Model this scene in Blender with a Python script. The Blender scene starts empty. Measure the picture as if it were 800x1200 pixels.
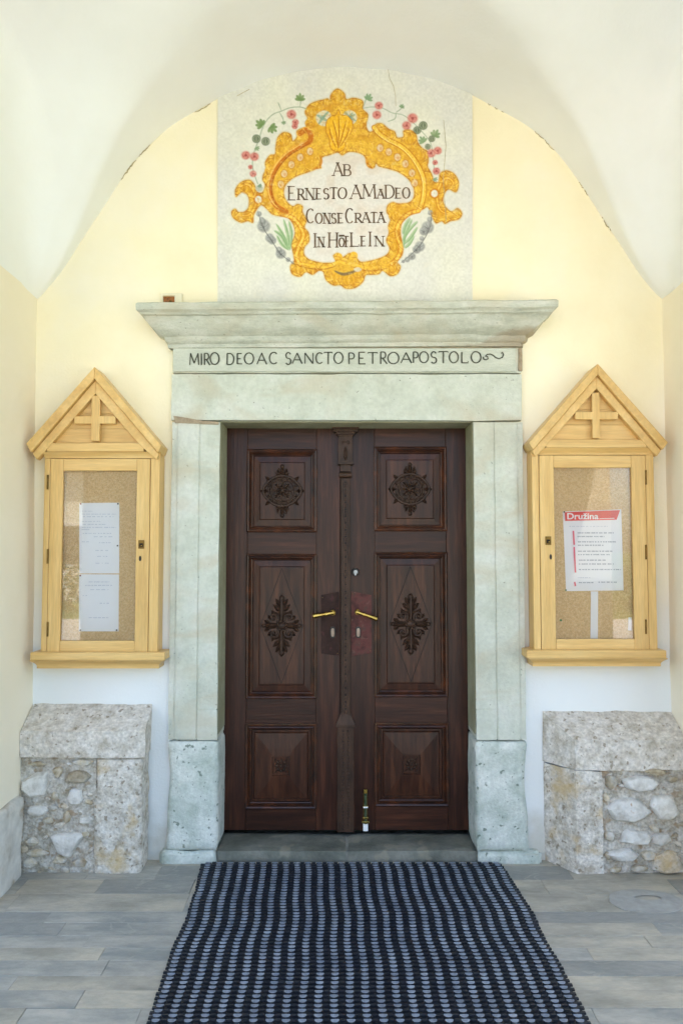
import bpy, bmesh, math, random
import numpy as np
from math import radians, sin, cos, tan, pi, sqrt, atan2
from mathutils import Vector, noise

random.seed(7)
S = bpy.context.scene
COL = S.collection

# ------------------------------------------------------------------ camera
F = 867.0; PITCH = radians(3.0); CH = 1.47; CD = 3.6
cam = bpy.data.cameras.new('camera'); co = bpy.data.objects.new('camera', cam); COL.objects.link(co)
co.location = (0, -CD, CH); co.rotation_euler = (radians(93.0), 0, 0)
cam.sensor_fit = 'HORIZONTAL'; cam.sensor_width = 36; cam.lens = 36 * F / 800.0
cam.clip_start = 0.05; cam.clip_end = 2000
S.camera = co

# ------------------------------------------------------------------ sky, sun, exposure
SUN_EL, SUN_AZ = radians(60), radians(24)      # sun stands behind the church, a little to the right
w = bpy.data.worlds.new('World'); S.world = w; w.use_nodes = True
nt = w.node_tree; nt.nodes.clear()
sky = nt.nodes.new('ShaderNodeTexSky'); sky.sky_type = 'NISHITA'; sky.sun_disc = False
sky.sun_elevation = SUN_EL; sky.sun_rotation = SUN_AZ; sky.air_density = 1.0; sky.dust_density = 2.0; sky.ozone_density = 1.0
bg = nt.nodes.new('ShaderNodeBackground'); bg.inputs[1].default_value = 0.15
wo = nt.nodes.new('ShaderNodeOutputWorld'); nt.links.new(sky.outputs[0], bg.inputs[0]); nt.links.new(bg.outputs[0], wo.inputs[0])
sl = bpy.data.lights.new('sun', 'SUN'); sl.energy = 3.4; sl.angle = radians(0.5); sl.color = (1, .95, .87)
so = bpy.data.objects.new('sun', sl); COL.objects.link(so)
sd = Vector((sin(SUN_AZ) * cos(SUN_EL), cos(SUN_AZ) * cos(SUN_EL), sin(SUN_EL)))
so.rotation_euler = sd.to_track_quat('Z', 'Y').to_euler(); so.location = (0, 0, 20)
S.view_settings.view_transform = 'Standard'; S.view_settings.look = 'None'
S.view_settings.exposure = 2.32; S.view_settings.gamma = 1
S.cycles.max_bounces = 10; S.cycles.diffuse_bounces = 7

# ------------------------------------------------------------------ measuring helpers (photo position -> place on a wall plane / floor)
def at(px, py, Y=0.0):
    u = (px - 400) / F; v = (600 - py) / F
    dy = cos(PITCH) - v * sin(PITCH); dz = sin(PITCH) + v * cos(PITCH); t = (Y + CD) / dy
    return (u * t, CH + dz * t)
def fl(px, py, z=0.0):
    u = (px - 400) / F; v = (600 - py) / F
    dy = cos(PITCH) - v * sin(PITCH); dz = sin(PITCH) + v * cos(PITCH); t = (z - CH) / dz
    return (u * t, -CD + dy * t)
def rp(x0, y0, x1, y1, Y):
    ym = (y0 + y1) / 2
    return (at(x0, ym, Y)[0], at(x1, ym, Y)[0], at(400, y1, Y)[1], at(400, y0, Y)[1])   # x0,x1,z0,z1
def lin(c):
    return tuple(((v / 255) / 12.92 if v / 255 <= .04045 else ((v / 255 + .055) / 1.055) ** 2.4) for v in c)

# ------------------------------------------------------------------ materials
def nd(nt, t, **k):
    n = nt.nodes.new(t)
    for a, b in k.items(): setattr(n, a, b)
    return n
def mk(name, cols, scale=3.0, rough=.8, stretch=(1, 1, 1), detail=6, bump=None, pits=None, rnd=0.0, fine=None, metal=0.0, coat=0.0, spec=.5, ramp=(.35, .65), extra=None):
    """procedural material: noise ramp over cols, grain bump=(scale,strength), pits=(scale,threshold,colour), rnd = per object tone"""
    m = bpy.data.materials.new(name); m.use_nodes = True; nt = m.node_tree; nt.nodes.clear(); L = nt.links.new
    out = nd(nt, 'ShaderNodeOutputMaterial'); b = nd(nt, 'ShaderNodeBsdfPrincipled'); L(b.outputs[0], out.inputs[0])
    b.inputs['Roughness'].default_value = rough; b.inputs['Metallic'].default_value = metal
    b.inputs['Coat Weight'].default_value = coat; b.inputs['Coat Roughness'].default_value = .25
    b.inputs['Specular IOR Level'].default_value = spec
    tc = nd(nt, 'ShaderNodeTexCoord'); mp = nd(nt, 'ShaderNodeMapping'); mp.inputs['Scale'].default_value = stretch
    L(tc.outputs['Object'], mp.inputs[0])
    oi = nd(nt, 'ShaderNodeObjectInfo')
    vec = mp.outputs[0]
    if rnd:
        ad = nd(nt, 'ShaderNodeVectorMath', operation='ADD'); sc = nd(nt, 'ShaderNodeVectorMath', operation='SCALE'); cx = nd(nt, 'ShaderNodeCombineXYZ')
        L(oi.outputs['Random'], cx.inputs[0]); L(oi.outputs['Random'], cx.inputs[2]); L(cx.outputs[0], sc.inputs[0]); sc.inputs['Scale'].default_value = 17
        L(vec, ad.inputs[0]); L(sc.outputs[0], ad.inputs[1]); vec = ad.outputs[0]
    n1 = nd(nt, 'ShaderNodeTexNoise'); n1.inputs['Scale'].default_value = scale; n1.inputs['Detail'].default_value = detail; n1.inputs['Roughness'].default_value = .6
    L(vec, n1.inputs[0])
    r = nd(nt, 'ShaderNodeValToRGB'); e = r.color_ramp.elements
    n = len(cols)
    e[0].position = ramp[0]; e[1].position = ramp[1]; e[0].color = (*lin(cols[0]), 1); e[1].color = (*lin(cols[-1]), 1)
    for i in range(1, n - 1):
        q = e.new(ramp[0] + (ramp[1] - ramp[0]) * i / (n - 1)); q.color = (*lin(cols[i]), 1)
    L(n1.outputs[0], r.inputs[0]); c = r.outputs[0]
    if fine:   # (scale, amount) small speckle multiplying the colour
        n2 = nd(nt, 'ShaderNodeTexNoise'); n2.inputs['Scale'].default_value = fine[0]; n2.inputs['Detail'].default_value = 3; L(vec, n2.inputs[0])
        mr = nd(nt, 'ShaderNodeMapRange'); mr.inputs[1].default_value = .3; mr.inputs[2].default_value = .7; mr.inputs[3].default_value = 1 - fine[1]; mr.inputs[4].default_value = 1 + fine[1]
        L(n2.outputs[0], mr.inputs[0]); mx = nd(nt, 'ShaderNodeVectorMath', operation='SCALE'); L(c, mx.inputs[0]); L(mr.outputs[0], mx.inputs['Scale']); c = mx.outputs[0]
    if pits:   # (scale, size, colour, amount)
        vo = nd(nt, 'ShaderNodeTexNoise'); vo.inputs['Scale'].default_value = pits[0]; vo.inputs['Detail'].default_value = 2; L(vec, vo.inputs[0])
        mr = nd(nt, 'ShaderNodeMapRange'); mr.inputs[1].default_value = pits[1]; mr.inputs[2].default_value = pits[1] + .05; mr.inputs[3].default_value = 0; mr.inputs[4].default_value = pits[3]
        L(vo.outputs[0], mr.inputs[0]); mx = nd(nt, 'ShaderNodeMix', data_type='RGBA'); L(mr.outputs[0], mx.inputs[0]); L(c, mx.inputs[6]); mx.inputs[7].default_value = (*lin(pits[2]), 1); c = mx.outputs[2]
    if rnd:
        mr = nd(nt, 'ShaderNodeMapRange'); mr.inputs[3].default_value = 1 - rnd; mr.inputs[4].default_value = 1 + rnd; L(oi.outputs['Random'], mr.inputs[0])
        mx = nd(nt, 'ShaderNodeVectorMath', operation='SCALE'); L(c, mx.inputs[0]); L(mr.outputs[0], mx.inputs['Scale']); c = mx.outputs[0]
    if extra: c = extra(nt, L, c, tc)
    L(c, b.inputs['Base Color'])
    if bump:
        bs = bump if isinstance(bump[0], tuple) else (bump,); prev = None
        for sc_, st_ in bs:
            n3 = nd(nt, 'ShaderNodeTexNoise'); n3.inputs['Scale'].default_value = sc_; n3.inputs['Detail'].default_value = 5; L(vec, n3.inputs[0])
            bp = nd(nt, 'ShaderNodeBump'); bp.inputs['Strength'].default_value = st_; bp.inputs['Distance'].default_value = .01; L(n3.outputs[0], bp.inputs['Height'])
            if prev: L(prev, bp.inputs['Normal'])
            prev = bp.outputs[0]
        L(prev, b.inputs['Normal'])
    return m

def wall_extra(nt, L, c, tc):
    # wall colour turns whiter towards the bottom, with a ragged upper edge
    sx = nd(nt, 'ShaderNodeSeparateXYZ'); L(tc.outputs['Object'], sx.inputs[0])
    n = nd(nt, 'ShaderNodeTexNoise'); n.inputs['Scale'].default_value = 1.6; n.inputs['Detail'].default_value = 5; L(tc.outputs['Object'], n.inputs[0])
    mu = nd(nt, 'ShaderNodeMath', operation='MULTIPLY_ADD'); mu.inputs[1].default_value = -.9; L(n.outputs[0], mu.inputs[0]); L(sx.outputs[2], mu.inputs[2])
    mr = nd(nt, 'ShaderNodeMapRange', interpolation_type='SMOOTHSTEP'); mr.inputs[1].default_value = .45; mr.inputs[2].default_value = 1.15; mr.inputs[3].default_value = 1; mr.inputs[4].default_value = 0
    L(mu.outputs[0], mr.inputs[0])
    mx = nd(nt, 'ShaderNodeMix', data_type='RGBA'); L(mr.outputs[0], mx.inputs[0]); L(c, mx.inputs[6]); mx.inputs[7].default_value = (*lin((226, 228, 226)), 1)
    n2 = nd(nt, 'ShaderNodeTexNoise'); n2.inputs['Scale'].default_value = 9; n2.inputs['Detail'].default_value = 7; L(tc.outputs['Object'], n2.inputs[0])
    ma = nd(nt, 'ShaderNodeMath', operation='MULTIPLY_ADD'); ma.inputs[1].default_value = -.5; L(n2.outputs[0], ma.inputs[0]); L(sx.outputs[2], ma.inputs[2])
    m2 = nd(nt, 'ShaderNodeMapRange', interpolation_type='SMOOTHSTEP'); m2.inputs[1].default_value = -.26; m2.inputs[2].default_value = .05; m2.inputs[3].default_value = .6; m2.inputs[4].default_value = 0; L(ma.outputs[0], m2.inputs[0])
    m3 = nd(nt, 'ShaderNodeMix', data_type='RGBA'); L(m2.outputs[0], m3.inputs[0]); L(mx.outputs[2], m3.inputs[6]); m3.inputs[7].default_value = (*lin((178, 170, 150)), 1)
    return m3.outputs[2]

M = {}
M['wall'] = mk('yellow_limewash', [(238, 226, 193), (241, 231, 201), (240, 232, 210)], 1.3, .9, bump=((5, .25), (18, .16), (90, .14)), fine=(4, .02), extra=wall_extra, spec=.2)
M['side'] = mk('cream_limewash', [(236, 226, 202), (239, 230, 210)], 1.5, .9, bump=((5, .25), (16, .16), (90, .12)), spec=.2)
M['vault'] = mk('vault_plaster', [(230, 230, 226), (234, 234, 231), (236, 237, 235)], 1.2, .9, bump=((5, .28), (16, .14), (70, .08)), fine=(3, .012), spec=.2)
M['crack'] = mk('flaked_edge', [(150, 140, 100), (206, 196, 150)], 40, .9)
M['dark_crack'] = mk('plaster_crack', [(150, 138, 104), (190, 178, 140)], 40, .9)
def green_extra(nt, L, c, tc):
    n = nd(nt, 'ShaderNodeTexNoise'); n.inputs['Scale'].default_value = 2.3; n.inputs['Detail'].default_value = 8; n.inputs['Distortion'].default_value = 1.2
    mp = nd(nt, 'ShaderNodeMapping'); mp.inputs['Scale'].default_value = (1, 1, 2.2); mp.inputs['Rotation'].default_value = (0, .5, 0); L(tc.outputs['Object'], mp.inputs[0]); L(mp.outputs[0], n.inputs[0])
    mr = nd(nt, 'ShaderNodeMapRange'); mr.inputs[1].default_value = .48; mr.inputs[2].default_value = .68; mr.inputs[4].default_value = .6; L(n.outputs[0], mr.inputs[0])
    mx = nd(nt, 'ShaderNodeMix', data_type='RGBA'); L(mr.outputs[0], mx.inputs[0]); L(c, mx.inputs[6]); mx.inputs[7].default_value = (*lin((188, 176, 150)), 1)
    return mx.outputs[2]
M['stone'] = mk('green_grey_stone', [(182, 184, 168), (196, 198, 183), (204, 204, 192)], 5, .82, bump=((28, .28), (120, .25)), fine=(60, .06), pits=(55, .70, (92, 92, 74), .6), extra=green_extra, spec=.3)
M['stone_base'] = mk('pitted_green_stone', [(172, 180, 168), (194, 199, 189), (212, 214, 205)], 9, .85, bump=((30, .45), (130, .4)), fine=(70, .10), pits=(38, .66, (84, 100, 84), .75), extra=None, spec=.3)
M['stone_frieze'] = mk('dressed_green_stone', [(186, 188, 172), (198, 199, 184)], 6, .8, stretch=(1, 1, 3), bump=((40, .15), (150, .2)), fine=(60, .05), pits=(70, .72, (110, 108, 88), .5), spec=.3)
M['reveal'] = mk('olive_reveal_stone', [(140, 136, 108), (158, 156, 130)], 6, .85, bump=(40, .25), fine=(50, .08), spec=.3)
def core_extra(nt, L, c, tc):     # brown core exposed where the lower mouldings have broken off at the right end
    c = green_extra(nt, L, c, tc)
    sx = nd(nt, 'ShaderNodeSeparateXYZ'); L(tc.outputs['Object'], sx.inputs[0])
    a = nd(nt, 'ShaderNodeMapRange'); a.inputs[1].default_value = .50; a.inputs[2].default_value = .80; a.inputs[3].default_value = -.03; a.inputs[4].default_value = .075; L(sx.outputs[0], a.inputs[0])
    n = nd(nt, 'ShaderNodeTexNoise'); n.inputs['Scale'].default_value = 9; n.inputs['Detail'].default_value = 7; L(tc.outputs['Object'], n.inputs[0])
    d = nd(nt, 'ShaderNodeMath', operation='SUBTRACT'); L(sx.outputs[2], d.inputs[0]); L(a.outputs[0], d.inputs[1])
    e = nd(nt, 'ShaderNodeMath', operation='MULTIPLY_ADD'); e.inputs[1].default_value = .07; L(n.outputs[0], e.inputs[0]); L(d.outputs[0], e.inputs[2])
    m = nd(nt, 'ShaderNodeMapRange'); m.inputs[1].default_value = 2.498; m.inputs[2].default_value = 2.512; m.inputs[3].default_value = .6; m.inputs[4].default_value = 0; L(e.outputs[0], m.inputs[0])
    mx = nd(nt, 'ShaderNodeMix', data_type='RGBA'); L(m.outputs[0], mx.inputs[0]); L(c, mx.inputs[6]); mx.inputs[7].default_value = (*lin((158, 142, 118)), 1)
    return mx.outputs[2]
M['stone_cornice'] = mk('weathered_cornice_stone', [(176, 177, 162), (192, 193, 178), (204, 203, 191)], 7, .82, stretch=(1, 1, 3), bump=((28, .3), (120, .35)), fine=(60, .07), pits=(50, .68, (112, 110, 90), .6), extra=core_extra, spec=.3)
M['mortar'] = mk('brown_mortar', [(150, 132, 108), (166, 150, 126)], 20, .95, bump=(60, .5), fine=(80, .1))
def lichen(nt, L, c, tc):
    n = nd(nt, 'ShaderNodeTexNoise'); n.inputs['Scale'].default_value = 7; n.inputs['Detail'].default_value = 7; L(tc.outputs['Object'], n.inputs[0])
    mr = nd(nt, 'ShaderNodeMapRange'); mr.inputs[1].default_value = .55; mr.inputs[2].default_value = .68; mr.inputs[4].default_value = .75; L(n.outputs[0], mr.inputs[0])
    mx = nd(nt, 'ShaderNodeMix', data_type='RGBA'); L(mr.outputs[0], mx.inputs[0]); L(c, mx.inputs[6]); mx.inputs[7].default_value = (*lin((196, 168, 118)), 1)
    return mx.outputs[2]
M['tufa'] = mk('porous_tufa', [(168, 158, 142), (198, 190, 177), (214, 208, 198)], 22, .95, bump=((24, .6), (80, .8)), fine=(75, .22), pits=(40, .62, (120, 104, 80), .7), extra=lichen)
M['tufa_light'] = mk('pale_tufa_coping', [(178, 168, 152), (202, 194, 182), (216, 210, 201)], 20, .95, bump=((24, .6), (80, .7)), fine=(70, .2), pits=(38, .64, (126, 110, 86), .7))
M['rubble_bed'] = mk('rubble_mortar', [(156, 146, 128), (180, 173, 160), (198, 193, 184)], 26, .95, bump=((16, .8), (60, 1.0)), fine=(90, .25), pits=(16, .6, (140, 112, 74), .6))
M['rubble_white'] = mk('white_limestone', [(184, 179, 169), (211, 207, 199), (221, 218, 212)], 18, .85, bump=((22, .5), (90, .5)), rnd=.07, fine=(40, .07), pits=(18, .68, (170, 130, 80), .7))
M['rubble_tan'] = mk('tan_rubble', [(156, 140, 112), (186, 174, 152), (190, 186, 178)], 18, .9, bump=((22, .6), (90, .8)), rnd=.2, fine=(40, .14))
M['plinth'] = mk('stained_plinth', [(150, 136, 112), (196, 192, 182), (206, 204, 196)], 6, .9, bump=((14, .4), (70, .4)), fine=(20, .1))
def veins(nt, L, c, tc):
    n = nd(nt, 'ShaderNodeTexNoise'); n.inputs['Scale'].default_value = 2.6; n.inputs['Detail'].default_value = 3; n.inputs['Distortion'].default_value = .8
    mp = nd(nt, 'ShaderNodeMapping'); mp.inputs['Rotation'].default_value = (0, 0, .7); mp.inputs['Scale'].default_value = (1, 2.6, 1)
    oi = nd(nt, 'ShaderNodeObjectInfo'); ad = nd(nt, 'ShaderNodeVectorMath', operation='ADD'); sc = nd(nt, 'ShaderNodeVectorMath', operation='SCALE'); sc.inputs['Scale'].default_value = 5
    cx = nd(nt, 'ShaderNodeCombineXYZ'); L(oi.outputs['Random'], cx.inputs[0]); L(oi.outputs['Random'], cx.inputs[1]); L(cx.outputs[0], sc.inputs[0])
    L(tc.outputs['Object'], ad.inputs[0]); L(sc.outputs[0], ad.inputs[1]); L(ad.outputs[0], mp.inputs[0]); L(mp.outputs[0], n.inputs[0])
    s = nd(nt, 'ShaderNodeMath', operation='SUBTRACT'); s.inputs[1].default_value = .55; L(n.outputs[0], s.inputs[0])
    a = nd(nt, 'ShaderNodeMath', operation='ABSOLUTE'); L(s.outputs[0], a.inputs[0])
    mr = nd(nt, 'ShaderNodeMapRange'); mr.inputs[1].default_value = .0; mr.inputs[2].default_value = .012; mr.inputs[3].default_value = .5; mr.inputs[4].default_value = 0; L(a.outputs[0], mr.inputs[0])
    mx = nd(nt, 'ShaderNodeMix', data_type='RGBA'); L(mr.outputs[0], mx.inputs[0]); L(c, mx.inputs[6]); mx.inputs[7].default_value = (*lin((170, 166, 152)), 1)
    return mx.outputs[2]
fb = ((22, .25), (90, .2))
M['pave1'] = mk('blue_grey_slate', [(136, 137, 130), (156, 153, 143), (176, 170, 157)], 4, .55, stretch=(1, 2.5, 1), bump=fb, rnd=.05, fine=(30, .07), extra=veins)
M['pave2'] = mk('tan_grey_slate', [(146, 141, 126), (164, 157, 142), (182, 172, 152)], 4, .55, stretch=(1, 2.5, 1), bump=fb, rnd=.05, fine=(30, .08), extra=veins)
M['pave3'] = mk('dark_slate', [(130, 130, 123), (150, 147, 138)], 4, .5, stretch=(1, 2.5, 1), bump=fb, rnd=.05, fine=(30, .08), extra=veins)
M['joint'] = mk('paving_joint', [(120, 119, 110), (134, 132, 122)], 30, .9, bump=(60, .3))
M['cement'] = mk('cement_patch', [(150, 147, 138), (164, 161, 151)], 12, .8, bump=(50, .3), fine=(30, .08))
M['thresh'] = mk('worn_threshold_stone', [(82, 84, 75), (104, 105, 95), (124, 123, 112)], 6, .6, bump=((20, .3), (80, .3)), fine=(40, .12), pits=(9, .62, (146, 140, 122), .5))
def wood(name, cols, st, rough=.5, coat=.0, rnd=0.0, sc=4, bs=.12, spec=.24, ramp=(.3, .7), fn=.10):
    return mk(name, cols, sc, rough, stretch=st, bump=(14, bs), fine=(22, fn), coat=coat, rnd=rnd, spec=spec, ramp=ramp, detail=8)
DW = [(38, 21, 15), (54, 30, 21), (76, 43, 29)]
M['dwood_v'] = wood('dark_oak_upright', DW, (9, 9, .7), rough=.33, rnd=.14)
M['dwood_h'] = wood('dark_oak_crosswise', DW, (.7, 9, 9), rough=.33, rnd=.14)
M['dwood_p'] = wood('dark_oak_panel', [(42, 24, 17), (60, 35, 24), (84, 50, 33)], (8, 8, .8), rough=.32, rnd=.14)
M['dwood_m'] = wood('red_brown_moulding', [(34, 19, 14), (58, 32, 20), (90, 48, 26)], (3, 3, 3), .35, .12, spec=.35)
M['carve'] = wood('carved_walnut', [(42, 29, 22), (70, 50, 38)], (6, 6, 6), .45, .0, spec=.2)
M['post'] = wood('carved_post_wood', [(46, 33, 26), (78, 56, 43)], (6, 6, 2), .45, .0, spec=.2)
M['hole'] = mk('dark_hole', [(12, 8, 7), (16, 11, 9)], 5, .9)
PW = [(198, 156, 90), (210, 171, 104), (220, 184, 120)]
M['pine_v'] = wood('varnished_pine_upright', PW, (9, 9, .6), .4, .15, bs=.04, spec=.4, fn=.09, rnd=.03)
M['pine_h'] = wood('varnished_pine_crosswise', PW, (.6, 9, 9), .4, .15, bs=.04, spec=.4, fn=.09, rnd=.03)
M['pine_d'] = wood('varnished_pine_sloping', PW, (3, 9, 3), .4, .15, bs=.04, spec=.4, fn=.09, rnd=.03)
M['cork'] = mk('cork_board', [(214, 180, 130), (226, 196, 146), (234, 208, 164)], 120, .95, bump=(200, .5), fine=(260, .12))
M['paper'] = mk('white_paper', [(240, 241, 242), (244, 245, 246)], 6, .7)
M['ink'] = mk('grey_print', [(120, 128, 146), (150, 156, 170)], 60, .7)
M['ink_pale'] = mk('faint_grey_print', [(168, 176, 192), (196, 202, 214)], 60, .7)
M['red'] = mk('red_print', [(222, 62, 66), (230, 78, 74)], 20, .6)
M['pinkred'] = mk('pink_rule_print', [(226, 96, 120), (230, 108, 128)], 20, .6)
M['brass'] = mk('polished_brass', [(172, 140, 70), (206, 172, 92)], 30, .25, metal=1, bump=(60, .05))
M['brass_dull'] = mk('tarnished_brass', [(96, 76, 40), (128, 100, 54)], 30, .45, metal=1, bump=(60, .1))
M['iron'] = mk('dark_iron', [(40, 38, 36), (58, 54, 50)], 30, .5, metal=.6, bump=(60, .2))
M['steel'] = mk('nickel_steel', [(120, 121, 123), (150, 151, 153)], 30, .35, metal=1)
M['plate_dull'] = mk('brown_lock_plate', [(44, 30, 26), (60, 42, 36)], 18, .65, spec=.12, bump=(40, .2), pits=(30, .62, (82, 48, 46), .5))
M['plate_red'] = mk('worn_red_lock_plate', [(62, 36, 31), (92, 50, 45), (74, 54, 47)], 22, .6, spec=.2, bump=(40, .2), pits=(40, .62, (108, 76, 68), .5))
M['escut'] = mk('pale_bronze_cover', [(128, 108, 92), (150, 132, 116)], 30, .45, metal=.5)
M['greenglass'] = mk('green_patina_bolt', [(60, 78, 52), (110, 124, 96)], 50, .3, metal=.7)
M['white_plastic'] = mk('white_plastic', [(226, 226, 224), (232, 232, 230)], 10, .45)
M['cream_plastic'] = mk('cream_plaster_box', [(222, 214, 186), (228, 221, 196)], 10, .6)
M['brown_hole'] = mk('brown_box_inside', [(120, 72, 34), (158, 100, 50), (96, 56, 28)], 40, .7)
M['rubber'] = mk('black_rubber', [(20, 24, 31), (30, 35, 44)], 20, .6, bump=(60, .2))
M['scale'] = mk('sky_tinted_rubber_face', [(98, 106, 118), (134, 142, 153)], 9, .42, fine=(70, .22), bump=(120, .2))  # pale blue-grey puts the sky's reflection on black rubber into the colour
M['letter'] = mk('dark_inscription_paint', [(54, 56, 46), (92, 92, 76)], 40, .85)
M['fresco_letter'] = mk('brown_black_fresco_paint', [(84, 66, 52), (128, 106, 84)], 30, .9)
M['pin_black'] = mk('black_pin', [(50, 46, 46), (60, 56, 56)], 10, .4)
M['pin_green'] = mk('green_pin', [(20, 120, 50), (30, 130, 60)], 10, .4)
M['pin_red'] = mk('brown_pin', [(140, 70, 50), (150, 80, 60)], 10, .4)
# outside
M['grass'] = mk('lawn_grass', [(70, 92, 36), (96, 118, 52), (120, 132, 72)], 3, .9, fine=(60, .3), bump=(60, .6))
M['bounce_ground'] = mk('bounce_gravel', [(204, 198, 186), (218, 212, 200)], 20, .9, fine=(80, .2), bump=(120, .6))  # kept pale so the unseen ground bounces sunlight upwards
M['render'] = mk('house_render', [(232, 226, 210), (238, 232, 218)], 2, .9, bump=(40, .1))
M['tiles'] = mk('clay_roof', [(168, 84, 52), (188, 100, 62)], 8, .8, bump=(30, .4))
M['dwin'] = mk('dark_window', [(40, 46, 54), (60, 66, 74)], 3, .1)
M['leaf'] = mk('hedge_leaf', [(44, 66, 28), (72, 94, 40)], 8, .8, fine=(40, .3))
M['sky_block'] = mk('sky_block_slab', [(120, 96, 70), (140, 112, 84)], 5, .8)  # for the added slab that keeps sky light off the vault
# glass pane: clear sheet with its Fresnel reflection
g = bpy.data.materials.new('window_glass'); g.use_nodes = True; gt = g.node_tree; gt.nodes.clear()
o_ = nd(gt, 'ShaderNodeOutputMaterial'); mxs = nd(gt, 'ShaderNodeMixShader'); tr = nd(gt, 'ShaderNodeBsdfTransparent'); gl = nd(gt, 'ShaderNodeBsdfGlossy'); gl.inputs['Roughness'].default_value = .02
fr = nd(gt, 'ShaderNodeFresnel'); fr.inputs[0].default_value = 1.8
gt.links.new(fr.outputs[0], mxs.inputs[0]); gt.links.new(tr.outputs[0], mxs.inputs[1]); gt.links.new(gl.outputs[0], mxs.inputs[2]); gt.links.new(mxs.outputs[0], o_.inputs[0])
M['glass'] = g

# ------------------------------------------------------------------ object helpers
def tag(o, label=None, cat=None, group=None, kind=None):
    if label: o['label'] = label
    if cat: o['category'] = cat
    if group: o['group'] = group
    if kind: o['kind'] = kind
    return o
def empty(name, loc, label=None, cat=None, group=None):
    o = bpy.data.objects.new(name, None); o.location = loc; o.empty_display_size = .1; COL.objects.link(o)
    return tag(o, label, cat, group)
def root_of(p):
    while p.parent: p = p.parent
    return p
class MB:
    def __init__(s): s.v = []; s.f = []
    def add(s, vs, fs):
        n = len(s.v); s.v += [tuple(v) for v in vs]; s.f += [tuple(i + n for i in f) for f in fs]; return s
    def box(s, x0, x1, y0, y1, z0, z1):
        return s.add([(x, y, z) for x in (x0, x1) for y in (y0, y1) for z in (z0, z1)],
                     [(0, 1, 3, 2), (4, 6, 7, 5), (0, 4, 5, 1), (2, 3, 7, 6), (0, 2, 6, 4), (1, 5, 7, 3)])
    def prism(s, poly, y0, y1):      # polygon in x,z (any order), front at y0
        n = len(poly)
        a = sum(poly[i][0] * poly[(i + 1) % n][1] - poly[(i + 1) % n][0] * poly[i][1] for i in range(n))
        if a < 0: poly = poly[::-1]
        vs = [(x, y0, z) for x, z in poly] + [(x, y1, z) for x, z in poly]
        fs = [tuple(range(n)), tuple(range(2 * n - 1, n - 1, -1))] + [(i, i + n, (i + 1) % n + n, (i + 1) % n) for i in range(n)]
        return s.add(vs, fs)
    def tube(s, pts, rad, seg=6, flat=1.0, cap=True):
        pts = [Vector(p) for p in pts]; n = len(pts); vs = []; fs = []
        if not hasattr(rad, '__len__'): rad = [rad] * n
        for i, p in enumerate(pts):
            d = (pts[min(i + 1, n - 1)] - pts[max(i - 1, 0)]).normalized()
            up = Vector((0, 1, 0)) if abs(d.y) < .9 else Vector((1, 0, 0))
            a = d.cross(up).normalized(); b = a.cross(d).normalized()
            for k in range(seg):
                t = 2 * pi * k / seg
                vs.append(p + a * cos(t) * rad[i] + b * sin(t) * rad[i] * flat)
        for i in range(n - 1):
            for k in range(seg):
                fs.append((i * seg + k, i * seg + (k + 1) % seg, (i + 1) * seg + (k + 1) % seg, (i + 1) * seg + k))
        if cap: fs += [tuple(range(seg - 1, -1, -1)), tuple((n - 1) * seg + k for k in range(seg))]
        return s.add(vs, fs)
    def dome(s, cx, y, cz, rx, ry, rz, seg=10, rings=3):   # bump bulging to -y
        vs = []; fs = []
        for i in range(rings):
            t = i / rings * pi / 2
            for k in range(seg):
                a = 2 * pi * k / seg; vs.append((cx + rx * cos(t) * cos(a), y - ry * sin(t), cz + rz * cos(t) * sin(a)))
        vs.append((cx, y - ry, cz))
        for i in range(rings - 1):
            for k in range(seg): fs.append((i * seg + k, (i * seg + (k + 1) % seg), (i + 1) * seg + (k + 1) % seg, (i + 1) * seg + k))
        for k in range(seg): fs.append(((rings - 1) * seg + k, (rings - 1) * seg + (k + 1) % seg, rings * seg))
        return s.add(vs, fs)
    def rings(s, rects):             # nested rectangles [(x0,x1,z0,z1,y)], last one closed
        vs = []; fs = []
        for (x0, x1, z0, z1, y) in rects: vs += [(x0, y, z0), (x1, y, z0), (x1, y, z1), (x0, y, z1)]
        for i in range(len(rects) - 1):
            for k in range(4): fs.append((4 * i + k, 4 * i + (k + 1) % 4, 4 * i + 4 + (k + 1) % 4, 4 * i + 4 + k))
        n = 4 * (len(rects) - 1); fs.append((n, n + 1, n + 2, n + 3))
        return s.add(vs, fs)
    def ribbon(s, pts, wd, y0, y1):  # flat brush stroke in the x,z plane, thickness y0..y1
        P = [Vector(p) for p in pts]; n = len(P)
        if not hasattr(wd, '__len__'): wd = [wd] * n
        Lf = []; Rt = []
        for i, p in enumerate(P):
            d = P[min(i + 1, n - 1)] - P[max(i - 1, 0)]
            if d.length < 1e-9: d = Vector((1, 0))
            d.normalize(); q = Vector((-d.y, d.x)) * wd[i] / 2; Lf.append(p + q); Rt.append(p - q)
        vs = [(a.x, y0, a.y) for a in Lf] + [(a.x, y0, a.y) for a in Rt] + [(a.x, y1, a.y) for a in Lf] + [(a.x, y1, a.y) for a in Rt]
        fs = []
        for i in range(n - 1):
            fs += [(i, n + i, n + i + 1, i + 1), (2 * n + i, i, i + 1, 2 * n + i + 1), (n + i, 3 * n + i, 3 * n + i + 1, n + i + 1)]
        fs += [(0, 2 * n, 3 * n, n), (n - 1, 2 * n - 1, 4 * n - 1, 3 * n - 1)]
        return s.add(vs, fs)
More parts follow.
